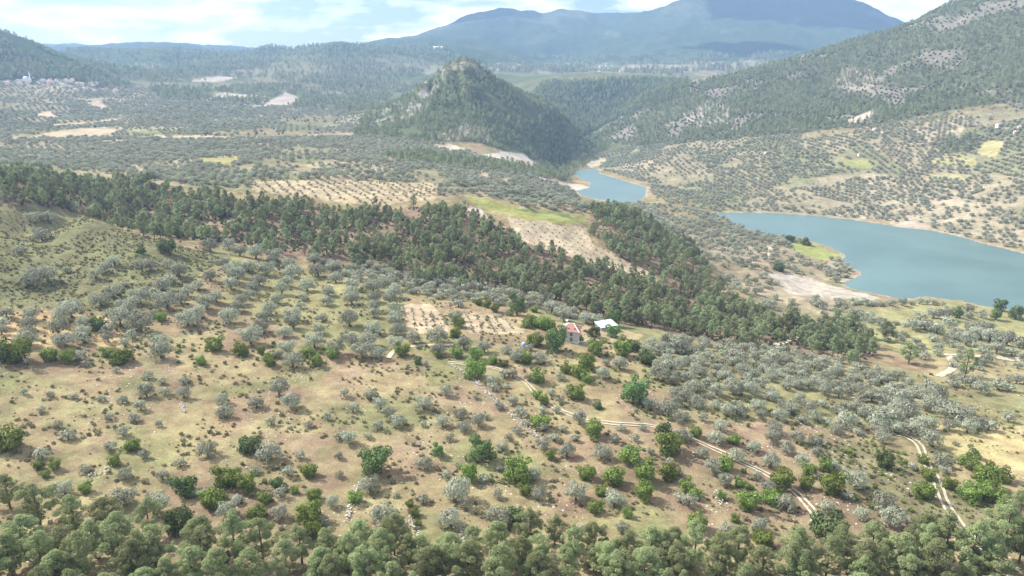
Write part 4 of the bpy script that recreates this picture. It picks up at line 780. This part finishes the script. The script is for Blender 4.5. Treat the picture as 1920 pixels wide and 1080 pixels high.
# ------------------------------------------------------------------ villages
def house_meshes(w_, d_, h_, rm):
    a = MB().box(-w_, w_, -d_, d_, -3, h_); r_ = MB(); o_ = .5
    r_.poly([(-w_ - o_, -d_ - o_, h_), (w_ + o_, -d_ - o_, h_), (w_ + o_, d_ + o_, h_), (-w_ - o_, d_ + o_, h_), (-w_ * .5, 0, h_ + 2.6), (w_ * .5, 0, h_ + 2.6)], [(0,1,5,4), (1,2,5), (2,3,4,5), (3,0,4), (3,2,1,0)])
    win = MB()
    win.box(-.6, .6, -.06, .1, 0, 1.5)
    return mesh('house_wall', a.V, a.F, [M['white']]), mesh('house_roof', r_.V, r_.F, [rm]), mesh('house_window', win.V, win.F, [M['dark_op']]), (w_, d_, h_)
M['roof2'] = plain('faded_tiles', (.45,.25,.19), .9, .3, 2)
HM = [house_meshes(5, 4, 5.5, M['roof']), house_meshes(6.5, 4.5, 6.5, M['roof2']), house_meshes(4, 4, 4, M['roof']), house_meshes(5.5, 5, 8, M['roof2'])]
def village_house(px, py, label, group, scale=1.0, dmin=0):
    P = at(px, py, dmin); wm_, rm_, nm_, (w_, d_, h_) = random.choice(HM); e = empty('village_house', P, random.uniform(-.7, .7), scale)
    put('wall', wm_, e); put('roof', rm_, e)
    for x_ in (-w_ * .5, w_ * .5):
        for z_ in ((1.2, 4) if h_ > 5 else (1.4,)): put('window', nm_, e, (x_, -d_, z_))
    return tag(e, label, 'house', group)
for i in range(52):
    t = random.random(); px_ = 8 + 215 * t; village_house(px_, 150 + 18 * t + random.uniform(-9, 10), 'red-roofed house in the hillside village below the dark wooded hill', 'houses of the hillside village', random.uniform(.55, .95), 1500)
for i in range(30): village_house(random.uniform(900, 1260), 127 + random.uniform(-6, 9), 'tiny pale house in the far village under the blue mountains', 'houses of the far village', random.uniform(.9, 1.4), 2600)
for px_, py_ in ((1640,246),(1655,250),(1872,238),(1888,244),(1912,240),(1905,250),(1800,262),(1830,236)): village_house(px_, py_, 'pale house among olive groves on the slope across the lake', 'houses across the lake', .62, 800)
for px_, py_ in ((1437,288),(1612,292),(1745,270)): village_house(px_, py_, 'single-storey farm building low among groves across the lake', 'farm sheds across the lake', .55, 700)
P = at(822, 92, 2500); e = empty('farm_building', P, .2, 2.2); tag(e, 'long white building in a clearing on the wooded ridge', 'building')
MB().box(-11, 11, -4, 4, -3, 4).build('wall', M['white'], e); k = MB(); k.poly([(-11.5, -4.5, 4), (11.5, -4.5, 4), (11.5, 4.5, 4), (-11.5, 4.5, 4), (-11.5, 0, 6), (11.5, 0, 6)], [(0,1,5,4), (2,3,4,5), (1,2,5), (3,0,4), (3,2,1,0)]); k.build('roof', M['white'], e)
P = at(57, 152, 1500); e = empty('minaret', P); tag(e, 'slim white minaret rising from the hillside village', 'minaret')
k = MB(); k.tube([(0, 0, -2), (0, 0, 6), (0, 0, 6.1), (0, 0, 19)], [2.2, 2.2, 1.5, 1.4], 10); k.build('shaft', M['white'], e)
k = MB(); k.tube([(0, 0, 19), (0, 0, 19.2), (0, 0, 20.2), (0, 0, 20.4)], [1.4, 2.3, 2.3, 1.3], 10); k.build('balcony', M['white'], e); k = MB(); k.tube([(0, 0, 20.3), (0, 0, 24), (0, 0, 29)], [1.2, 1.2, .05], 10); k.build('spire', M['block'], e)
P = at(50, 154, 1500); e = empty('mosque', P, .2, 1.3); tag(e, 'white domed mosque at the foot of the minaret', 'mosque')
MB().box(-7, 7, -7, 7, -3, 6).build('wall', M['white'], e); bm = bmesh.new(); bmesh.ops.create_uvsphere(bm, u_segments=16, v_segments=10, radius=5.5); bmesh.ops.translate(bm, verts=bm.verts, vec=(0, 0, 6)); dm = bpy.data.meshes.new('dome'); bm.to_mesh(dm); bm.free(); dm.materials.append(M['metal']); put('dome', dm, e)

# ------------------------------------------------------------------ clouds above the mountains (their shadows lie on the slopes) and the haze
M['cloud'] = plain('cloud', (.85,.85,.87), 1, .05, .002)
def cloud(px, py, dist, sx, sy, label):
    x, y, w = ray(px, py); t = dist / math.hypot(x, y); T_ = Vector((x * t, y * t, w * t)); P = T_ + SUN * ((1900 - T_.z) / SUN.z)
    bm = bmesh.new()
    for i in range(16):
        a = random.uniform(0, 6.28); r_ = random.random() ** .5
        mt = Matrix.Translation((math.cos(a) * r_ * sx * .75, math.sin(a) * r_ * sy * .75, random.uniform(0, 60))) @ Matrix.Diagonal((sx * random.uniform(.25, .45), sy * random.uniform(.25, .45), random.uniform(60, 130), 1))
        bmesh.ops.create_icosphere(bm, subdivisions=3, radius=1, matrix=mt)
    for v in bm.verts: v.co += v.co.normalized() * random.uniform(-12, 12)
    me_ = bpy.data.meshes.new('cloud'); bm.to_mesh(me_); bm.free(); me_.materials.append(M['cloud']); ob = put('cloud', me_, None, P, 'stuff'); ob['label'] = label
cloud(905, 48, 5750, 430, 330, 'white cumulus cloud above the round blue summit')
cloud(1500, 30, 6000, 900, 420, 'broad white cloud above the long blue mountain')
cloud(1600, 62, 5700, 480, 260, 'white cloud above the mountain shoulder')
cloud(1400, 100, 4700, 420, 150, 'small flat cloud above the foothills')
hm, N, L = mat('haze_air'); o = N.new('ShaderNodeOutputMaterial'); v = N.new('ShaderNodeVolumePrincipled')
v.inputs['Color'].default_value = (.40, .61, 1.0, 1); v.inputs['Density'].default_value = HAZE_DENSITY; v.inputs['Density Attribute'].default_value = ''; v.inputs['Anisotropy'].default_value = .1
L.new(v.outputs[0], o.inputs['Volume'])
top = float(GZ.max()) + 40
MB().box(-7400, 7400, -7400, 7400, float(GZ.min()) - 1.5, top).build('haze', hm)['kind'] = 'stuff'
